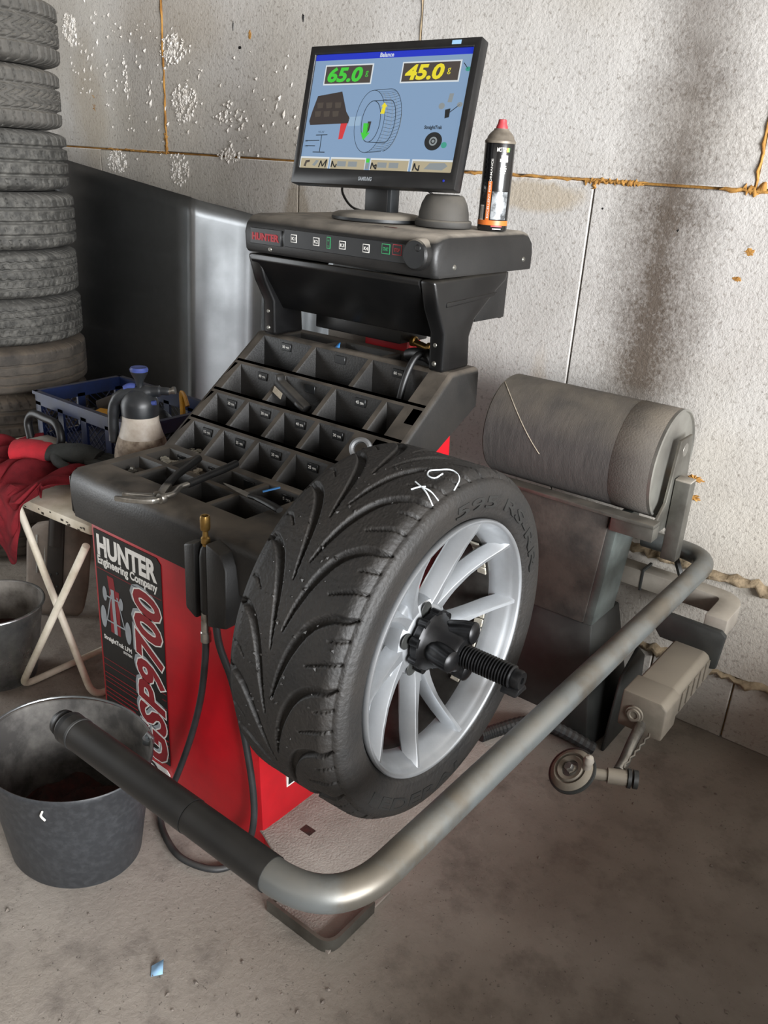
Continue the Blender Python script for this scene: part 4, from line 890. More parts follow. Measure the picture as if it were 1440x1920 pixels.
build('stand_neck', MB().prism([(-.037, -.012), (.037, -.012), (.04, .018), (-.04, .018)], 1.345, 1.47, 'xyz', Matrix.Translation((-.617, .525, 0))), 'basegrey', MON, bevel=.004)
build('neck_front', MB().prism([(-.034, -.003), (.030, -.003), (.030, .001), (-.034, .001)], 1.352, 1.44, 'xyz', Matrix.Translation((-.617, .512, 0))), 'black', MON, bevel=.001)
build('stand_base', MB().lathe([(0, .0215), (.05, .0205), (.092, .0165), (.101, .013), (.105, .008), (.105, .002), (.100, 0), (0, 0)], 64, 'z', (-.625, .525, 1.342)), 'basegrey', MON, label='round dusty monitor foot')
build('cable', MB().tube(cr([(-.735, .52, 1.47), (-.745, .545, 1.43), (-.785, .585, 1.395), (-.80, .64, 1.36), (-.79, .69, 1.347)], 6), .003, 8), 'black', MON)
build('cable', MB().tube(cr([(-.525, .53, 1.45), (-.52, .56, 1.42), (-.505, .60, 1.39), (-.505, .625, 1.36), (-.53, .66, 1.347)], 6), .003, 8), 'black', MON)
# ================================================================== THINGS ON THE CONSOLE
CT = 1.3425
cup = thing('centering_cup', (-.452, .540, CT), 'black rubber cone-shaped cup upside down on the console beside the spray can', 'cup')
build('cup_body', MB().lathe([(.030, .066), (.038, .066), (.042, .063), (.050, .048), (.0545, .030), (.056, .012), (.052, .012), (.046, .040), (.036, .060)], 56, 'z', (-.452, .540, CT), closed=True), 'cup', cup)
build('cup_top', MB().lathe([(0, .0655), (.031, .0655), (.032, .067)], 40, 'z', (-.452, .540, CT)), 'cup', cup)
build('cup_rim', MB().lathe([(.052, .001), (.061, .001), (.0625, .004), (.0625, .013), (.060, .016), (.054, .017)], 56, 'z', (-.452, .540, CT)), 'cup', cup)
CX, CY, CR = -.362, .598, .0322
can = thing('spray_can', (CX, CY, CT), 'tall black and orange aerosol can with red nozzle on the console', 'spray can')
def canp(a, z, e=.0003): return (CX+(CR+e)*math.sin(R(a)), CY-(CR+e)*math.cos(R(a)), CT+z)
build('can_body', MB().lathe([(0, .003), (.027, .003), (.030, .0), (CR, .003), (CR, .172), (.0305, .177), (.030, .180)], 64, 'z', (CX, CY, CT)), 'canblack', can)
build('can_dome', MB().lathe([(.0325, .1745), (.0328, .179), (.0285, .184), (.0275, .188), (.023, .194), (.0165, .200), (.0155, .203), (0, .203)], 48, 'z', (CX, CY, CT)), 'canmetal', can)
build('nozzle', MB().lathe([(.0125, .202), (.0125, .206), (.0095, .213), (.0085, .220), (.0070, .221), (.0, .221)], 28, 'z', (CX, CY, CT)), 'canred', can)
def cpatch(name, a0, a1, z0, z1, m, e=.0003, n=14, slant=0):
    mb = MB().add([canp(lerp(a0, a1, i/n), z, e) for i in range(n+1) for z in (z0, z1)], [(2*i, 2*i+2, 2*i+3, 2*i+1) for i in range(n)]); return build(name, mb, m, can, recalc=False)
# front of the can faces the camera (about 36 degrees round)
F0 = 36
cpatch('orange_band', -70, 110, .012, .022, 'canorange'); cpatch('orange_stripe', F0-36, F0-20, .022, .100, 'canorange'); cpatch('bar_code', F0-66, F0-46, .022, .052, 'white')
for k in range(5): cpatch('bar_code_line', F0-64+k*4, F0-62.4+k*4, .024, .050, 'black', .0005, 2)
cpatch('tyre_picture', F0-16, F0+48, .024, .080, 'cangrey'); cpatch('base_line', F0-10, F0+34, .009, .0115, 'canred', .0005); cpatch('base_line', F0-4, F0+30, .004, .006, 'white', .0005)
def ctext(body, a0, z, hgt, span, m='white', vertical=False):
    vs_, fs = text_geo(body, 1.0, 0, .01); xs_ = [p[0] for p in vs_]; w0 = max(xs_)-min(xs_); xm = min(xs_)
    if not vertical: P = [canp(a0+span*(x-xm)/w0, z+y*hgt, .0007) for x, y, q in vs_]
    else: P = [canp(a0-y*hgt/CR*57.3, z+span*(x-xm)/w0, .0007) for x, y, q in vs_]
    build('can_text', MB().add(P, fs), m, can, recalc=False)
ctext('MOTIP', F0-14, .158, .012, 34); cpatch('logo_yellow', F0+22, F0+29, .158, .166, 'canyellow', .0006, 4); cpatch('logo_green', F0+29, F0+35, .158, .166, 'cangreen', .0006, 4)
for a0, a1, z0, z1 in ((F0+4, F0+30, .1455, .1515), (F0+0, F0+31, .1385, .1445), (F0+6, F0+26, .1290, .1315), (F0+4, F0+28, .1245, .1270), (F0+4, F0+27, .1200, .1225), (F0+5, F0+24, .1155, .1180)): cpatch('label_line', a0, a1, z0, z1, 'white', .0006)
ctext('EXCELLENT PERFORMANCE', F0-24, .026, .0062, .118, 'white', True)
for k in range(9): cpatch('small_print', F0-62, F0-48, .060+k*.010, .0645+k*.010, 'keypad', .0005, 4)

# ================================================================== AIR HOSE ON THE FRONT
AH = thing('air_hose', (-.47, -.16, FZ), 'black rubber air hose with brass chuck hanging in the holder on the red cabinet', 'hose')
HX = -.4535
build('hose_body', MB().lathe([(.0, .655), (.010, .655), (.0125, .662), (.0125, .775), (.010, .790), (.006, .796)], 20, 'z', (HX, -.150, 0)), 'black', AH)
ch = build('brass_chuck', MB().lathe([(.006, .792), (.0065, .800), (.0085, .802), (.0085, .812), (.0055, .815), (.005, .825), (.0085, .828), (.0095, .832), (.0095, .852), (.0085, .856), (.0062, .856), (.006, .846), (0, .846)], 20, 'z', (HX, -.150, 0)), 'brass', AH, angle=30)
build('hose_ferrule', MB().lathe([(0, .655), (.0085, .655), (.0088, .64), (.0078, .636), (.0088, .632), (.0088, .612), (.0105, .610), (.0105, .590), (.007, .588)], 18, 'z', (HX-.006, -.150, 0)), 'steelbright', AH, angle=30)
h1 = cr([(HX-.006, -.150, .60), (HX-.012, -.149, .54), (-.49, -.142, .44), (-.535, -.132, .32), (-.580, -.135, .20), (-.607, -.150, .12), (-.597, -.177, FZ+.014), (-.545, -.207, FZ+.010), (-.47, -.225, FZ+.010), (-.40, -.205, FZ+.010), (-.372, -.165, FZ+.012), (-.356, -.138, .14), (-.352, -.126, .22), (-.37, -.124, .34), (-.405, -.130, .50), (-.428, -.146, .60), (-.433, -.150, .70)], 9)
build('hose_line', MB().tube(h1, .0072, 12), 'hose', AH)

# ================================================================== TOOLS AND BITS IN THE TRAY
TT = ZF+.001
PLI = thing('pliers', (-.66, -.08, TT), 'wheel weight pliers with worn silver jaws and black handles lying on the tray edge', 'pliers')
pj = [(-.668, -.172), (-.648, -.160), (-.640, -.140), (-.650, -.118), (-.672, -.098)]
def flatbar(pts, w_, z0, z1):
    P = [Vector((a, b, 0)) for a, b in pts]; mb = MB(); vs_ = []
    for i, p in enumerate(P):
        t = (P[min(i+1, len(P)-1)]-P[max(i-1, 0)]).normalized(); nn = Vector((-t.y, t.x, 0)); ww = w_[i] if isinstance(w_, list) else w_
        for sg, z in ((-1, z0), (1, z0), (1, z1), (-1, z1)): q = p+nn*sg*ww/2; vs_.append((q.x, q.y, z))
    m = len(P); mb.add(vs_, [(i*4+k, i*4+(k+1) % 4, i*4+4+(k+1) % 4, i*4+4+k) for i in range(m-1) for k in range(4)]+[(0, 3, 2, 1), ((m-1)*4, (m-1)*4+1, (m-1)*4+2, (m-1)*4+3)])
    return mb
build('jaw', flatbar([(-.690, -.176), (-.668, -.163), (-.648, -.148), (-.632, -.130), (-.630, -.112)], [.007, .013, .017, .021, .022], TT+.002, TT+.013), 'steelbright', PLI, bevel=.003)
build('jaw', flatbar([(-.700, -.150), (-.688, -.146), (-.675, -.136), (-.655, -.120), (-.636, -.108)], [.008, .007, .009, .013, .016], TT+.002, TT+.012), 'steelbright', PLI, bevel=.003)
build('hammer_face', MB().lathe([(0, .0), (.010, 0), (.0115, .003), (.0115, .010), (.008, .013)], 20, 'y', (-.620, -.122, TT+.012)), 'steelbright', PLI)
build('pivot', MB().lathe([(.0, .018), (.007, .017), (.008, .012), (.008, .0)], 18, 'z', (-.640, -.112, TT)), 'steel', PLI)
build('shank', flatbar([(-.636, -.112), (-.648, -.095), (-.668, -.070), (-.680, -.052)], [.014, .016, .018, .016], TT+.003, TT+.012), 'steelbright', PLI, bevel=.002)
build('shank', MB().tube(cr([(-.630, -.112, TT+.010), (-.625, -.085, TT+.010), (-.640, -.055, TT+.012), (-.640, -.030, TT+.014)], 5), .006, 10), 'steelbright', PLI)
build('handle', MB().tube(cr([(-.677, -.056, TT+.009), (-.700, -.015, TT+.012), (-.720, .035, TT+.016), (-.735, .075, TT+.020)], 5), .0085, 12), 'black', PLI)
build('handle', MB().tube(cr([(-.640, -.034, TT+.014), (-.645, .02, TT+.016), (-.650, .075, TT+.018), (-.655, .112, TT+.020)], 5), .0082, 12), 'black', PLI)
KNI = thing('knife', (-.50, .02, TT), 'small kitchen knife with worn blade and black handle lying across the tray', 'knife')
build('blade', flatbar([(-.610, .034), (-.590, .031), (-.560, .028), (-.515, .023)], [.001, .009, .015, .017], TT+.006, TT+.0075), 'steelbright', KNI)
build('handle', MB().tube(cr([(-.518, .022, TT+.008), (-.49, .020, TT+.010), (-.45, .013, TT+.011), (-.420, .008, TT+.010)], 5), [.007]*5+[.009]*5+[.0095]*5+[.008], 12, flat=.7), 'black', KNI)
CLP = thing('plastic_clip', (-.665, .28, .93), 'black plastic bracket tilted across two compartments of the sloping tray', 'bracket')
MC = Matrix.Translation((-.672, .300, .963)) @ Matrix.Rotation(R(-4), 4, 'Z') @ Matrix.Rotation(R(24), 4, 'Y')
build('clip_body', MB().prism([(-.052, -.010), (.060, -.010), (.058, .006), (-.040, .008), (-.046, .016), (-.056, .016)], -.012, .012, 'xzy'), 'blackp', CLP, xf=MC, bevel=.003)
build('clip_tab', MB().bb(.030, .058, -.016, .016, -.008, .002), 'blackp', CLP, xf=MC, bevel=.003)
build('clip_label', MB().bb(-.045, -.015, -.0128, -.0118, -.026, -.010), 'paper', CLP, xf=MC)
# loose clip-on weights lying in the pockets
spots = [(1, 0, 14, 'light'), (2, 0, 10, 'light'), (0, 0, 5, 'dark'), (1, 1, 4, 'rust'), (2, 1, 4, 'dark'), (2, 2, 3, 'dark')]
wm = dict(light='weight', dark='steel', rust='paper')
cellname = {(1, 0): 'in the second pocket from the front left', (2, 0): 'in the lowest left pocket of the slope', (0, 0): 'in the front left pocket', (1, 1): 'in the pocket under the pliers handle', (2, 1): 'in the lowest row, second pocket', (2, 2): 'in the lowest row, third pocket'}
def weight_mesh():
    m = MB().prism([(-.010, -.0035), (-.004, -.005), (.004, -.005), (.010, -.0035), (.010, .0035), (-.010, .0035)], 0, .0045); m.add([(-.003, .0035, .001), (.003, .0035, .001), (.003, .006, .006), (-.003, .006, .006), (.003, -.002, .0075), (-.003, -.002, .0075)], [(0, 1, 2, 3), (3, 2, 4, 5)]); return m
WMESH = {}
for k in wm: q = build('wheel_weight', weight_mesh(), wm[k]); WMESH[k] = q.data; bpy.data.objects.remove(q)
for ri, ci, n, kd in spots:
    y0, y1, xs = rowsT[ri]; zb = zt(y0)-pocket_depth(ri, ci)
    for k in range(n):
        o = bpy.data.objects.new('wheel_weight', WMESH[kd]); COL.objects.link(o)
        o.location = (random.uniform(xs[ci]+.030, xs[ci+1]-.030), random.uniform(y0+.020, y1-.024), zb+.001+.0035*(k % 3)); o.rotation_euler = (random.uniform(-.25, .25), random.uniform(-.25, .25), random.uniform(0, 6.3))
        tag(o, f'small {"grey" if kd != "rust" else "brownish"} clip-on wheel weight {cellname[(ri, ci)]}', 'wheel weight', 'loose weights '+cellname[(ri, ci)])
single('blue_scrap', MB().add([(-.655, .428, 1.056), (-.640, .426, 1.058), (-.646, .436, 1.068), (-.652, .438, 1.066)], [(0, 1, 2, 3)]), 'blue', 'tiny blue plastic scrap on the top rim of the tray', 'scrap', solid=.001)
single('blue_stick', MB().tube([(-.520, .060, TT+.006), (-.505, .095, TT+.010)], .0022, 6), 'blue', 'thin blue plastic stick behind the knife', 'scrap')
LEV = thing('valve_tool', (-.40, .46, 1.0), 'black lever tool standing in the top right pocket of the tray', 'tool')
build('tool_shaft', MB().tube(cr([(-.428, .385, .97), (-.425, .40, 1.03), (-.418, .425, 1.075), (-.405, .455, 1.085)], 5), .008, 10), 'black', LEV)
build('tool_grip', MB().tube(cr([(-.470, .47, 1.066), (-.44, .46, 1.075), (-.40, .45, 1.075), (-.375, .44, 1.068)], 4), .014, 10), 'black', LEV)

# ================================================================== TYRE STACK
def old_tyre(Rt, Wd, fn, depth=.015, N=600, M=72):
    hs = np.linspace(-1, 1, M); sh = .030
    u = np.abs(hs); rb = Rt-.0015*u**2-sh*np.clip((u-.78)/.22, 0, 1)**2.4*.75; zz = hs*(Wd/2*.93)
    side_p = [(Rt-.034, .475), (Rt-.052, .500), (Rt-.078, .500), (Rt-.098, .480), (.205, .44), (.196, .40), (.200, .34)]
    Zp = np.concatenate([[-p[1]*Wd for p in side_p][::-1], zz, [p[1]*Wd for p in side_p]]); Rp = np.concatenate([[p[0] for p in side_p][::-1], rb, [p[0] for p in side_p]])
    th = np.arange(N)/N*360.; H, T = np.meshgrid(hs, th); D = fn(H, T, Rt, Wd)*depth
    ns = len(side_p); DD = np.zeros((N, len(Zp))); DD[:, ns:ns+M] = D; DD[:, ns:ns+M] += rng.normal(size=D.shape)*.0004
    RR = Rp[None, :]-DD; a = np.radians(th)
    V = np.stack([RR*np.cos(a)[:, None], RR*np.sin(a)[:, None], np.repeat(Zp[None, :], N, 0)], -1)
    idx = np.arange(N*len(Zp)).reshape(N, -1); j = np.roll(idx, -1, 0)
    return V.reshape(-1, 3), np.stack([idx[:, :-1], j[:, :-1], j[:, 1:], idx[:, 1:]], -1).reshape(-1, 4)
def ln(x, c_, w_): return np.clip(1.6-np.abs(x-c_)/w_*1.6, 0, 1)
def per(x, p): return np.abs((x/p) % 1-.5)*2   # 0..1 triangle
def pat_block(H, T, Rt, W):
    d = np.maximum(ln(H, .42, .075), ln(H, -.42, .075)); sl = np.clip((per(T+H*3, 6.6)-.74)*9, 0, 1)
    d = np.maximum(d, np.where(np.abs(H) > .42, sl, 0)); zz = np.clip((per(T*1+16*np.abs(((H*2.2) % 1)-.5), 6.5)-.74)*9, 0, 1); d = np.maximum(d, np.where(np.abs(H) < .42, zz, 0))
    return np.maximum(d, np.where(np.abs(H) < .42, np.clip((per(H*10+np.where((T/6.5) % 2 > 1, .5, 0)*4, 4.0)-.86)*7, 0, 1)*.8, 0))
def pat_rib(H, T, Rt, W):
    d = np.zeros_like(H)
    for c_ in (-.5, 0.0, .5): d = np.maximum(d, ln(H, c_, .075))
    s_ = np.clip((per(T+H*4, 6.0)-.80)*9, 0, 1)*np.where(np.abs(H) > .62, .8, np.where(np.abs(np.abs(H)-.25) < .10, .45, 0)); return np.maximum(d, s_)
def pat_v(H, T, Rt, W):
    d = np.zeros_like(H)
    for c_ in (-.55, -.15, .3, .62): d = np.maximum(d, ln(H, c_+.02*np.sin(np.radians(T*60)), .060))
    return np.maximum(d, np.clip((per(T+np.abs(H)*7, 5.0)-.76)*9, 0, 1)*.7*np.where(((H+1)*3.1).astype(int) % 2 == 0, 1, .3))
def pat_worn(H, T, Rt, W):
    d = np.zeros_like(H)
    for c_ in (-.55, -.12, .35): d = np.maximum(d, ln(H, c_+.015*np.sin(np.radians(T*24)), .05)*.6)
    return np.maximum(d, np.clip((per(T, 5)-.9)*12, 0, 1)*.5*np.where(H > .7, 1, 0))
SXY = (-2.248, .440); zs = [FZ, .280, .480, .676, .833, .985, 1.137, 1.315, 1.498, 1.68, 1.872]
specs = [(pat_worn, 'oldtyre3', .300, 'lowest dark tyre of the tall stack'), (pat_rib, 'oldtyre3', .300, 'second tyre from the floor in the tall stack'), (pat_rib, 'oldtyre3', .298, 'third tyre from the floor in the stack, behind the blue crate'), (pat_worn, 'oldtyre3', .302, 'worn brownish tyre in the stack just above the blue crate'), (pat_v, 'oldtyre2', .297, 'tyre with white-edged zigzag tread, second above the blue crate'), (pat_v, 'oldtyre2', .293, 'tyre with fine wavy ribs in the middle of the stack'), (pat_rib, 'oldtyre2', .297, 'grey scuffed ribbed tyre, fourth from the top of the stack'), (pat_rib, 'oldtyre2', .293, 'grey ribbed tyre, third from the top of the stack'), (pat_block, 'oldtyre', .283, 'winter tyre with blocky tread, second from the top of the stack'), (pat_block, 'oldtyre', .296, 'topmost winter tyre with blocky tread in the stack')]
for k, (fn, m, Rt, lab) in enumerate(specs):
    Wd = zs[k+1]-zs[k]; V, F = old_tyre(Rt, Wd*.985, fn)
    o = np_mesh('stacked_tyre', V+np.array([0, 0, Wd*.5]), F, m, None); o.location = (SXY[0]+random.uniform(-.004, .004), SXY[1]+random.uniform(-.006, .006), zs[k]+.001); o.rotation_euler = (0, 0, random.uniform(0, 6))
    tag(o, lab, 'tyre', 'stacked used tyres')

# ================================================================== LEANING SHEET OF METAL
def sheet_fn(u, v):
    x = lerp(-2.75, -1.02, u)
    y = float(np.interp(x, [-2.75, -1.66, -1.618, -1.600, -1.575, -1.545, -1.515, -1.49, -1.46, -1.02], [.80, .80, .802, .808, .842, .893, .943, .975, .986, .99]))-.002*math.sin(x*70)*max(0, min(1, (x+1.7)*6))
    zt_ = float(np.interp(x, [-2.75, -2.22, -1.61, -1.545, -1.49, -1.02], [1.47, 1.403, 1.331, 1.305, 1.284, 1.23]))
    z = lerp(FZ+.003, zt_, v)
    return (x, y-(1-v)*.052+.003*math.sin(v*5+x*4), z)
single('metal_sheet', MB().grid(sheet_fn, 220, 24), 'sheet', 'large bent sheet of shiny grey metal leaning behind the tyres', 'metal sheet', solid=.0012, angle=60)

# ================================================================== FOLDING TABLE WITH RAGS, CRATE AND SPRAYER
TBZ = .62
TB = thing('folding_table', (-1.35, .25, FZ), 'small folding table with chipped white top and crossed white tube legs', 'table')
tp = [(-1.74, -.050), (-1.325, -.050), (-1.10, -.034), (-1.02, -.028), (-.965, .03), (-.965, .56), (-1.74, .56)]
top_ = build('table_top', MB().prism(tp, TBZ-.026, TBZ), 'whitepaint', TB, bevel=.005, seg=2)
for k in range(16):
    x = random.uniform(-1.33, -1.03); z = TBZ-.013+random.uniform(-.010, .007); w_ = random.uniform(.003, .012); yy = float(np.interp(x, [-1.325, -1.10, -1.02], [-.050, -.034, -.028]))
    build('paint_chip', MB().box((x, yy-.0002, z), (w_, .0012, random.uniform(.002, .006))), 'blackchip', top_)
LR = .0095
build('leg', MB().tube(arc([(-1.345, -.030, TBZ-.03), (-1.085, -.018, FZ+.012), (-1.085, .48, FZ+.012), (-1.345, .50, TBZ-.03)], .04, 6), LR, 14), 'whitetube', TB)
build('leg', MB().tube(arc([(-.985, -.062, TBZ-.03), (-1.268, -.118, FZ+.012), (-1.268, .36, FZ+.012), (-.985, .44, TBZ-.03)], .04, 6), LR, 14), 'whitetube', TB)
for yy in (.0, .52): build('leg', MB().tube([(-1.725, yy, TBZ-.03), (-1.725, yy, FZ+.001)], LR, 12), 'whitetube', TB)
# red rag: lies on the table and hangs over the front edge
def rag(u, v):
    x = lerp(-1.66, -1.215, u); s_ = v*.52    # s_ = distance along the cloth from the back
    yb = .222-.06*u*u
    nf = .010*math.sin(u*23+3*math.sin(v*4))+.008*math.sin(u*11-v*9)+.006*math.sin(v*21+u*6)
    edge = -.056; flat_len = yb-edge
    hang_x = float(np.clip((-1.235-x)/.12, 0, 1))      # only the left part hangs down
    if s_ <= flat_len or hang_x <= 0:
        y = max(yb-s_, edge+.006+.03*(1-hang_x)*(1+.6*math.sin(u*30))); z = TBZ+.012+abs(nf)*1.5+.016*math.exp(-((y-.05)/.07)**2)*(1+.5*math.sin(u*15))
        y += .006*math.sin(u*40)
    else:
        d = (s_-flat_len)*(.55+.5*math.sin(u*9+.6)**2)*hang_x*1.05; y = edge-.010-abs(nf)*.9; z = TBZ+.010-d
    return (x+nf*.5, y, z)
single('red_rag', MB().grid(rag, 90, 80), 'cloth', 'crumpled dark red rag draped over the front edge of the white table', 'rag', solid=.003, angle=80)
GL = thing('work_glove', (-1.38, .19, TBZ+.03), 'work glove with dark grey palm and red cuff lying on the red rag', 'glove')
def glove(path, rad, flat): return MB().tube(cr(path, 5), rad, 18, flat=flat)
gz = TBZ+.060
build('cuff', MB().tube(cr([(-1.462, .120, gz), (-1.435, .140, gz+.004), (-1.405, .160, gz+.002), (-1.385, .175, gz)], 5), [.046]*5+[.045]*5+[.042]*5+[.038], 20, flat=.62), 'glovered', GL, xf=Matrix.Translation((-.010, -.068, 0)))
build('palm', MB().tube(cr([(-1.392, .170, gz), (-1.365, .190, gz+.002), (-1.330, .215, gz+.004), (-1.295, .240, gz-.002), (-1.27, .255, gz-.010)], 5), [.038]*5+[.043]*5+[.046]*5+[.040]*5+[.020], 20, flat=.55), 'gloved', GL, xf=Matrix.Translation((-.010, -.068, 0)))
for k, (dx, dy, L_) in enumerate(((.028, -.028, .060), (.018, -.008, .070), (.004, .012, .066), (-.014, .028, .055))):
    b = Vector((-1.275+dx*.6, .250+dy*.9, gz-.010)); d = Vector((.80, .55, -.10)); d = (d+Vector((dx*3, dy*3, 0))).normalized()
    build('finger', MB().tube(cr([b-d*.02, b+d*L_*.4, b+d*L_*.8+Vector((0, 0, -.006)), b+d*L_+Vector((0, 0, -.014))], 4), [.0125]*4+[.012]*4+[.0105]*4+[.006], 12), 'gloved', GL, xf=Matrix.Translation((-.010, -.068, 0)))
build('thumb', MB().tube(cr([(-1.345, .165, gz), (-1.315, .158, gz-.008), (-1.285, .165, gz-.016), (-1.265, .175, gz-.022)], 4), [.014]*4+[.013]*4+[.011]*4+[.006], 12), 'gloved', GL, xf=Matrix.Translation((-.010, -.068, 0)))
single('torn_paper', MB().add([(-1.250, .175, TBZ+.046), (-1.145, .130, TBZ+.052), (-1.130, .185, TBZ+.044), (-1.165, .210, TBZ+.049), (-1.205, .188, TBZ+.042), (-1.235, .196, TBZ+.045)], [(0, 1, 2, 3, 4, 5)]), 'paper', 'torn scrap of brown paper on the table in front of the sprayer', 'paper', solid=.001)
# crate
CR_ = thing('plastic_crate', (-1.42, .385, TBZ), 'blue plastic bottle crate full of tools on the table behind the sprayer', 'crate')
cx0, cx1, cy0, cy1, cz0, cz1 = -1.665, -1.18, .235, .535, TBZ+.002, .778
t_ = .008
def crate_wall(a, b, nm):
    a, b = Vector((*a, 0)), Vector((*b, 0)); d = (b-a); L_ = d.length; d.normalize(); nn = Vector((-d.y, d.x, 0)); mb = MB()
    def slab(s0, s1, z0, z1, off=0, th=t_):
        P = [a+d*s0+nn*off, a+d*s1+nn*off, a+d*s1+nn*(off+th), a+d*s0+nn*(off+th)]
        mb.add([(p.x, p.y, z) for z in (z0, z1) for p in P], [(0, 1, 2, 3), (4, 7, 6, 5), (0, 4, 5, 1), (1, 5, 6, 2), (2, 6, 7, 3), (3, 7, 4, 0)])
    slab(0, L_, cz1-.040, cz1); slab(-.004, L_+.004, cz1-.008, cz1+.001, -.006, t_+.008); slab(0, L_, cz0, cz0+.022)
    n = max(2, int(L_/.12))
    for i in range(n+1): s_ = lerp(0, L_-.026, i/n); slab(s_, s_+.026, cz0, cz1-.03)
    o = build(nm, mb, 'crate', CR_)
    lat = MB()
    for i in range(n):
        s0 = lerp(0, L_-.026, i/n)+.026; s1 = lerp(0, L_-.026, (i+1)/n); z0, z1 = cz0+.022, cz1-.040
        for k in range(-4, 6):
            for sg in (1, -1):
                sA = s0+k*.022; sB = sA+sg*(z1-z0); lo_, hi_ = s0, s1
                pts = [(sA+(sB-sA)*q, z0+(z1-z0)*q) for q in np.linspace(0, 1, 9) if lo_ <= sA+(sB-sA)*q <= hi_]
                if len(pts) > 1: p0_, p1_ = pts[0], pts[-1]; v0_, v1_ = a+d*p0_[0]+nn*.004, a+d*p1_[0]+nn*.004; lat.tube([(v0_.x, v0_.y, p0_[1]), (v1_.x, v1_.y, p1_[1])], .0016, 4)
    q = build('lattice', lat, 'crate', o); q['kind'] = 'stuff'
crate_wall((cx0, cy0), (cx1, cy0), 'crate_side'); crate_wall((cx1, cy0), (cx1, cy1), 'crate_side'); crate_wall((cx1, cy1), (cx0, cy1), 'crate_side'); crate_wall((cx0, cy1), (cx0, cy0), 'crate_side')
build('crate_floor', MB().bb(cx0+.004, cx1-.004, cy0+.004, cy1-.004, cz0, cz0+.006), 'crate', CR_)
def in_crate(nm, mb, m, lab, cat, **k): return single(nm, mb, m, lab, cat, **k)
in_crate('clamp_tool', MB().tube(cr([(-1.27, .47, .70), (-1.272, .468, .775), (-1.265, .462, .812), (-1.245, .456, .810), (-1.228, .452, .785)], 5), .010, 8, flat=.6), 'yellow', 'yellow plastic clamp sticking up out of the blue crate', 'clamp')
in_crate('tape_case', MB().prism([(-.035, -.012), (.02, -.016), (.038, .0), (.02, .014), (-.03, .012)], 0, .018, M=Matrix.Translation((-1.43, .320, .735)) @ Matrix.Rotation(.3, 4, 'Z') @ Matrix.Rotation(.2, 4, 'X')), 'yellow', 'yellow tool case lying in the blue crate', 'tool', bevel=.003)
in_crate('hand_drill', MB().tube([(-1.53, .36, .735), (-1.48, .41, .765)], .020, 12).tube([(-1.515, .385, .755), (-1.545, .42, .73)], .013, 10), 'wood', 'brown handled tool at the left of the blue crate', 'tool', bevel=.002)
in_crate('socket_bar', MB().tube([(-1.63, .27, .70), (-1.50, .33, .735)], .010, 8), 'black', 'dark steel bar lying in the blue crate', 'bar')
in_crate('dark_pouch', MB().lathe([(0, .115), (.05, .112), (.075, .09), (.085, .05), (.075, 0)], 14, 'z', (-1.390, .425, .632)), 'black', 'lumpy black pouch in the middle of the blue crate', 'pouch')
in_crate('black_cable_coil', MB().tube([(-1.245+.045*math.cos(a*.5), .40+.05*math.sin(a*.5), .65+.0016*a) for a in range(0, 50)], .006, 8), 'black', 'coiled black cable in the right end of the blue crate', 'cable')
# pressure sprayer
SPX, SPY = -1.060, .165
SPR = thing('pressure_sprayer', (SPX, SPY, TBZ), 'milky white pump sprayer bottle with black head and blue pump knob on the table', 'sprayer')
build('bottle', MB().lathe([(.0, .790), (.0570, .792), (.0545, .800), (.0510, .812), (.0455, .835), (.0430, .870), (.036, .872)], 48, 'z', (SPX, SPY, 0)), 'bottle', SPR)
build('bottle_foot', MB().lathe([(0, TBZ+.002), (.058, TBZ+.002), (.066, TBZ+.010), (.0685, .70), (.0685, .745), (.0660, .764), (.0600, .785), (.0560, .798)], 48, 'z', (SPX, SPY, 0)), 'bottledirt', SPR, label='grimy lower part of the bottle')
build('collar', MB().lathe([(.040, .850), (.0455, .852), (.0465, .878), (.0440, .890), (.034, .905), (.022, .915), (0, .918)], 40, 'z', (SPX, SPY, 0)), 'sprayhead', SPR)
VR = Vector((.80, .60, 0)); VL = Vector((.80, .60, 0))      # across the view, to the right
c0 = Vector((SPX, SPY, 0))
def S(a, z, b=0): return tuple(c0+VR*a+Vector((-.6, .8, 0))*b+Vector((0, 0, z)))
build('handle', MB().tube(cr([S(.005, .905), S(-.030, .902), S(-.058, .882), S(-.068, .845), S(-.070, .800), S(-.071, .775)], 5), [.018]*5+[.017]*5+[.015]*5+[.0135]*5+[.012]*5+[.008], 14), 'sprayhead', SPR)
build('nozzle_arm', MB().tube(cr([S(-.01, .905), S(.03, .912), S(.055, .915), S(.075, .915)], 5), [.018]*5+[.014]*5+[.010]*5+[.009], 14), 'sprayhead', SPR)
build('nozzle_tip', MB().tube([S(.072, .915), S(.084, .918)], [.008, .007], 12).tube([S(.083, .918), S(.090, .919)], .0095, 12), 'steelbright', SPR)
build('trigger', MB().tube(cr([S(-.035, .915), S(-.022, .922), S(-.008, .922)], 4), .009, 10), 'sprayblue', SPR)
build('blue_valve', MB().tube([S(.034, .888, -.02), S(.046, .890, -.02)], .006, 10), 'sprayblue', SPR)
build('pump_rod', MB().lathe([(.0, .915), (.009, .915), (.0085, .925), (.011, .940), (.020, .957), (.0215, .963)], 24, 'z', (SPX+.004, SPY, 0)), 'sprayhead', SPR)
build('pump_knob', MB().lathe([(.0215, .962), (.0225, .967), (.0195, .972), (.010, .971), (0, .970)], 28, 'z', (SPX+.004, SPY, 0)), 'sprayblue', SPR)
DP = thing('dustpan', (-1.55, .17, TBZ), 'pale dustpan with a black loop handle lying in front of the blue crate', 'dustpan')
build('pan', MB().prism([(-1.60, .155), (-1.52, .150), (-1.475, .195), (-1.50, .228), (-1.60, .225)], TBZ+.030, TBZ+.040), 'bottle', DP, bevel=.004)
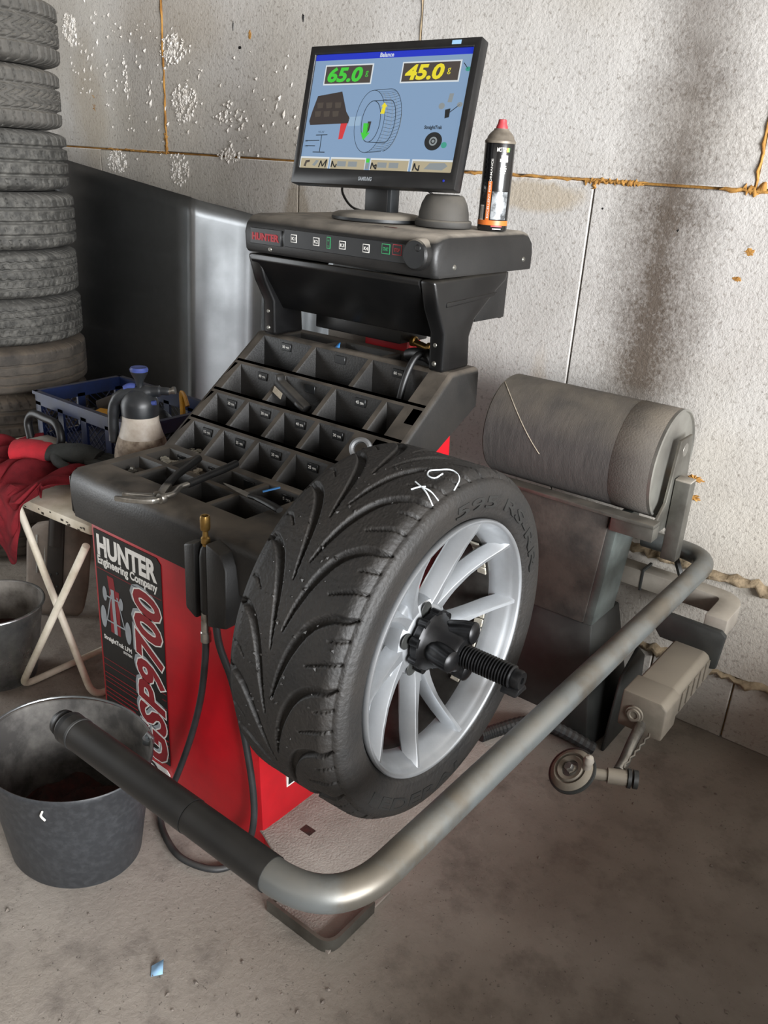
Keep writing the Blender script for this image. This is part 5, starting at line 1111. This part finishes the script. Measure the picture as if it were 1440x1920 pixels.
build('loop_handle', MB().tube(cr([(-1.625, .185, TBZ+.03), (-1.640, .190, TBZ+.075), (-1.615, .195, TBZ+.105), (-1.55, .195, TBZ+.105), (-1.495, .195, TBZ+.100), (-1.470, .190, TBZ+.065), (-1.480, .185, TBZ+.03)], 5), .012, 12), 'black', DP)

# ================================================================== ON THE FLOOR AT THE LEFT
BX, BY = -.676, -.336
BK = thing('black_bucket', (BX, BY, FZ), 'big scuffed dark grey plastic builder bucket in front of the red cabinet', 'bucket')
def oval(M_=None): return Matrix.Translation((BX, BY, FZ)) @ Matrix.Rotation(R(8), 4, 'Z') @ Matrix.Diagonal((1.10, .92, 1, 1))
build('bucket_shell', MB().lathe([(0, .004), (.122, .004), (.128, .0), (.132, .006), (.150, .140), (.162, .232), (.166, .240), (.167, .251), (.1655, .2535)], 72, 'z', M=oval()), 'bucket', BK)
build('bucket_lining', MB().lathe([(.1655, .2535), (.163, .252), (.160, .240), (.147, .140), (.128, .010), (0, .008)], 72, 'z', M=oval()), 'bucketin', BK)
for ang in (52, 232):
    a = R(ang); p = oval() @ Vector((.160*math.cos(a), .160*math.sin(a), .246)); build('handle_lug', MB().tube([p+Vector((-.010, 0, -.004)), p+Vector((0, 0, .012)), p+Vector((.012, .003, .002))], .005, 10).lathe([(0, .003), (.012, .002), (.013, -.010)], 14, 'z', tuple(p)), 'galv', BK)
hpnts = [oval() @ Vector((.168*math.cos(R(lerp(52, 232, t))), .168*math.sin(R(lerp(52, 232, t))), .250+.008*math.sin(PI*t))) for t in np.linspace(0, 1, 24)]
build('wire_handle', MB().tube(hpnts, .0026, 8), 'galv', BK)
build('paint_drip', MB().tube(cr([oval() @ Vector((.1655*math.cos(R(-62)), .1655*math.sin(R(-62)), .228)), oval() @ Vector((.1640*math.cos(R(-63.5)), .1640*math.sin(R(-63.5)), .216)), oval() @ Vector((.1615*math.cos(R(-61.5)), .1615*math.sin(R(-61.5)), .204))], 4), .0022, 6), 'white', BK)
single('bucket_rubbish', MB().grid(lambda u, v: tuple((oval() @ Vector((.134*math.sqrt(u)*math.cos(2*PI*v), .134*math.sqrt(u)*math.sin(2*PI*v), .062+.010*math.sin(v*31+u*9)+.008*math.sin(v*57)*u)))), 14, 60), 'rubbish', 'dark oily rubbish filling the bottom of the black bucket', 'rubbish', kind='stuff', angle=20)
for k, (dx, dy, m, rz, lb) in enumerate(((-.045, -.05, 'paper', .4, 'small printed paper scrap lying in the black bucket nearest its left lug'), (.02, -.035, 'decalred', 1.2, 'dull red scrap in the middle of the black bucket'), (.058, -.030, 'paper', 2.0, 'pale crumpled wrapper near the right wall inside the black bucket'), (.035, .02, 'white', .2, 'thin white wrapper towards the back inside the black bucket'), (-.01, -.075, 'decalred', .9, 'dark red scrap against the front wall inside the black bucket'), (.085, -.04, 'weight', .5, 'greyish offcut at the right inside the black bucket'))):
    M_ = Matrix.Translation((BX+dx, BY+dy, FZ+.088)) @ Matrix.Rotation(rz, 4, 'Z') @ Matrix.Rotation(.35, 4, 'X'); single('rubbish_scrap', MB().grid(lambda u, v: ((u-.5)*.045, (v-.5)*.028, .004*math.sin(u*7+k)), 4, 3, M=M_), m, lb, 'scrap', solid=.0012)
GX, GY = -1.378, -.112
GB = thing('metal_bucket', (GX, GY, FZ), 'dented galvanised metal bucket beside the white table leg', 'bucket')
build('bucket_shell', MB().lathe([(0, .004), (.088, .004), (.091, 0), (.093, .008), (.125, .215), (.130, .222), (.1305, .226), (.127, .229)], 64, 'z', (GX, GY, FZ)), 'galv', GB)
build('bucket_lining', MB().lathe([(.127, .229), (.1235, .218), (.092, .012), (0, .010)], 64, 'z', (GX, GY, FZ)), 'galvin', GB)
build('wire_rim', MB().lathe([(.1295+.0035*math.cos(a), .226+.0035*math.sin(a)) for a in np.linspace(0, 2*PI, 9)[:-1]], 64, 'z', (GX, GY, FZ), closed=True), 'galv', GB)
single('ash_fill', MB().lathe([(0, .120), (.06, .122), (.107, .116)], 40, 'z', (GX, GY, FZ)), 'rubbish', 'dark dirt lying in the galvanised bucket', 'dirt', kind='stuff')
# shovel leaning behind the table
SH = thing('shovel', (-1.52, .20, FZ), 'worn steel shovel standing blade down behind the crossed table legs', 'shovel')
def SHM(): return Matrix.Translation((-1.56, .170, FZ+.004)) @ Matrix.Rotation(R(34), 4, 'Z') @ Matrix.Rotation(R(-17), 4, 'X')
def blade(u, v):
    hw = float(np.interp(v, [0, .06, .3, .75, .93, 1], [.070, .088, .100, .104, .094, .070])); x = (u-.5)*2*hw
    return (x, -.012*(1-(abs(u-.5)*2)**2)+.004*math.cos(u*12)*(.4 if v > .3 else 0), v*.30+ (0 if v < .9 else -.012*(abs(u-.5)*2)**2))
build('blade', MB().grid(blade, 24, 20), 'shovel', SH, xf=SHM(), solid=.003)
build('socket', MB().prism([(-.026, .085), (-.018, .068), (.018, .068), (.026, .085), (.024, .32), (-.024, .32)], -.026, -.015, 'xzy').tube([(0, -.018, .22), (0, -.018, .34)], .021, 12), 'shovelwood', SH, xf=SHM(), bevel=.002)
mbr = MB()
for x, z in ((-.010, .09), (.012, .094), (.010, .135), (-.012, .13)): mbr.lathe([(0, -.030), (.003, -.029), (.0045, -.026)], 10, 'y', (x, 0, z))
for q, (x, z) in enumerate(((-.010, .09), (.012, .094), (.010, .135), (-.012, .13))): build('rivet', MB().lathe([(0, -.030), (.003, -.029), (.0045, -.026)], 10, 'y', (x, 0, z)), 'postdark', SH, xf=SHM())
build('handle', MB().tube([(0, -.018, .30), (0, -.014, .52)], .0175, 14), 'wood', SH, xf=SHM())
for x in (-.062, -.036): build('blade_rib', MB().tube([(x, -.012, .13), (x-.003, -.011, .19), (x-.006, -.009, .25)], .003, 6), 'steel', SH, xf=SHM())
# floor litter
single('blue_scrap', MB().add([(-.312, -.422, FZ+.002), (-.296, -.436, FZ+.001), (-.283, -.420, FZ+.003), (-.300, -.404, FZ+.012)], [(0, 1, 2, 3)]), 'bluescrap', 'pale blue plastic chip on the floor in front of the bucket', 'scrap', solid=.0012)
lit = MB()
for k in range(900):
    x = random.uniform(-1.2, .75); y = random.uniform(-.85, .9)
    if (-.92 < x < .08 and -.24 < y < .97) or math.hypot(x-BX, y-BY) < .19 or (x < -1.0 and y > -.2): continue
    s_ = random.choice((.0012, .0015, .002, .0025, .004)); M_ = Matrix.Translation((x, y, FZ+s_*.3)) @ Matrix.Rotation(random.uniform(0, 6), 4, 'Z')
    lit.add([(s_*1.6, 0, 0), (0, s_, 0), (-s_*1.3, 0, 0), (0, -s_, 0), (0, 0, s_*.9)], [(0, 1, 4), (1, 2, 4), (2, 3, 4), (3, 0, 4)], M_)
single('floor_grit', lit, 'stone', 'scattered grit and crumbs on the concrete floor', 'grit', kind='stuff')
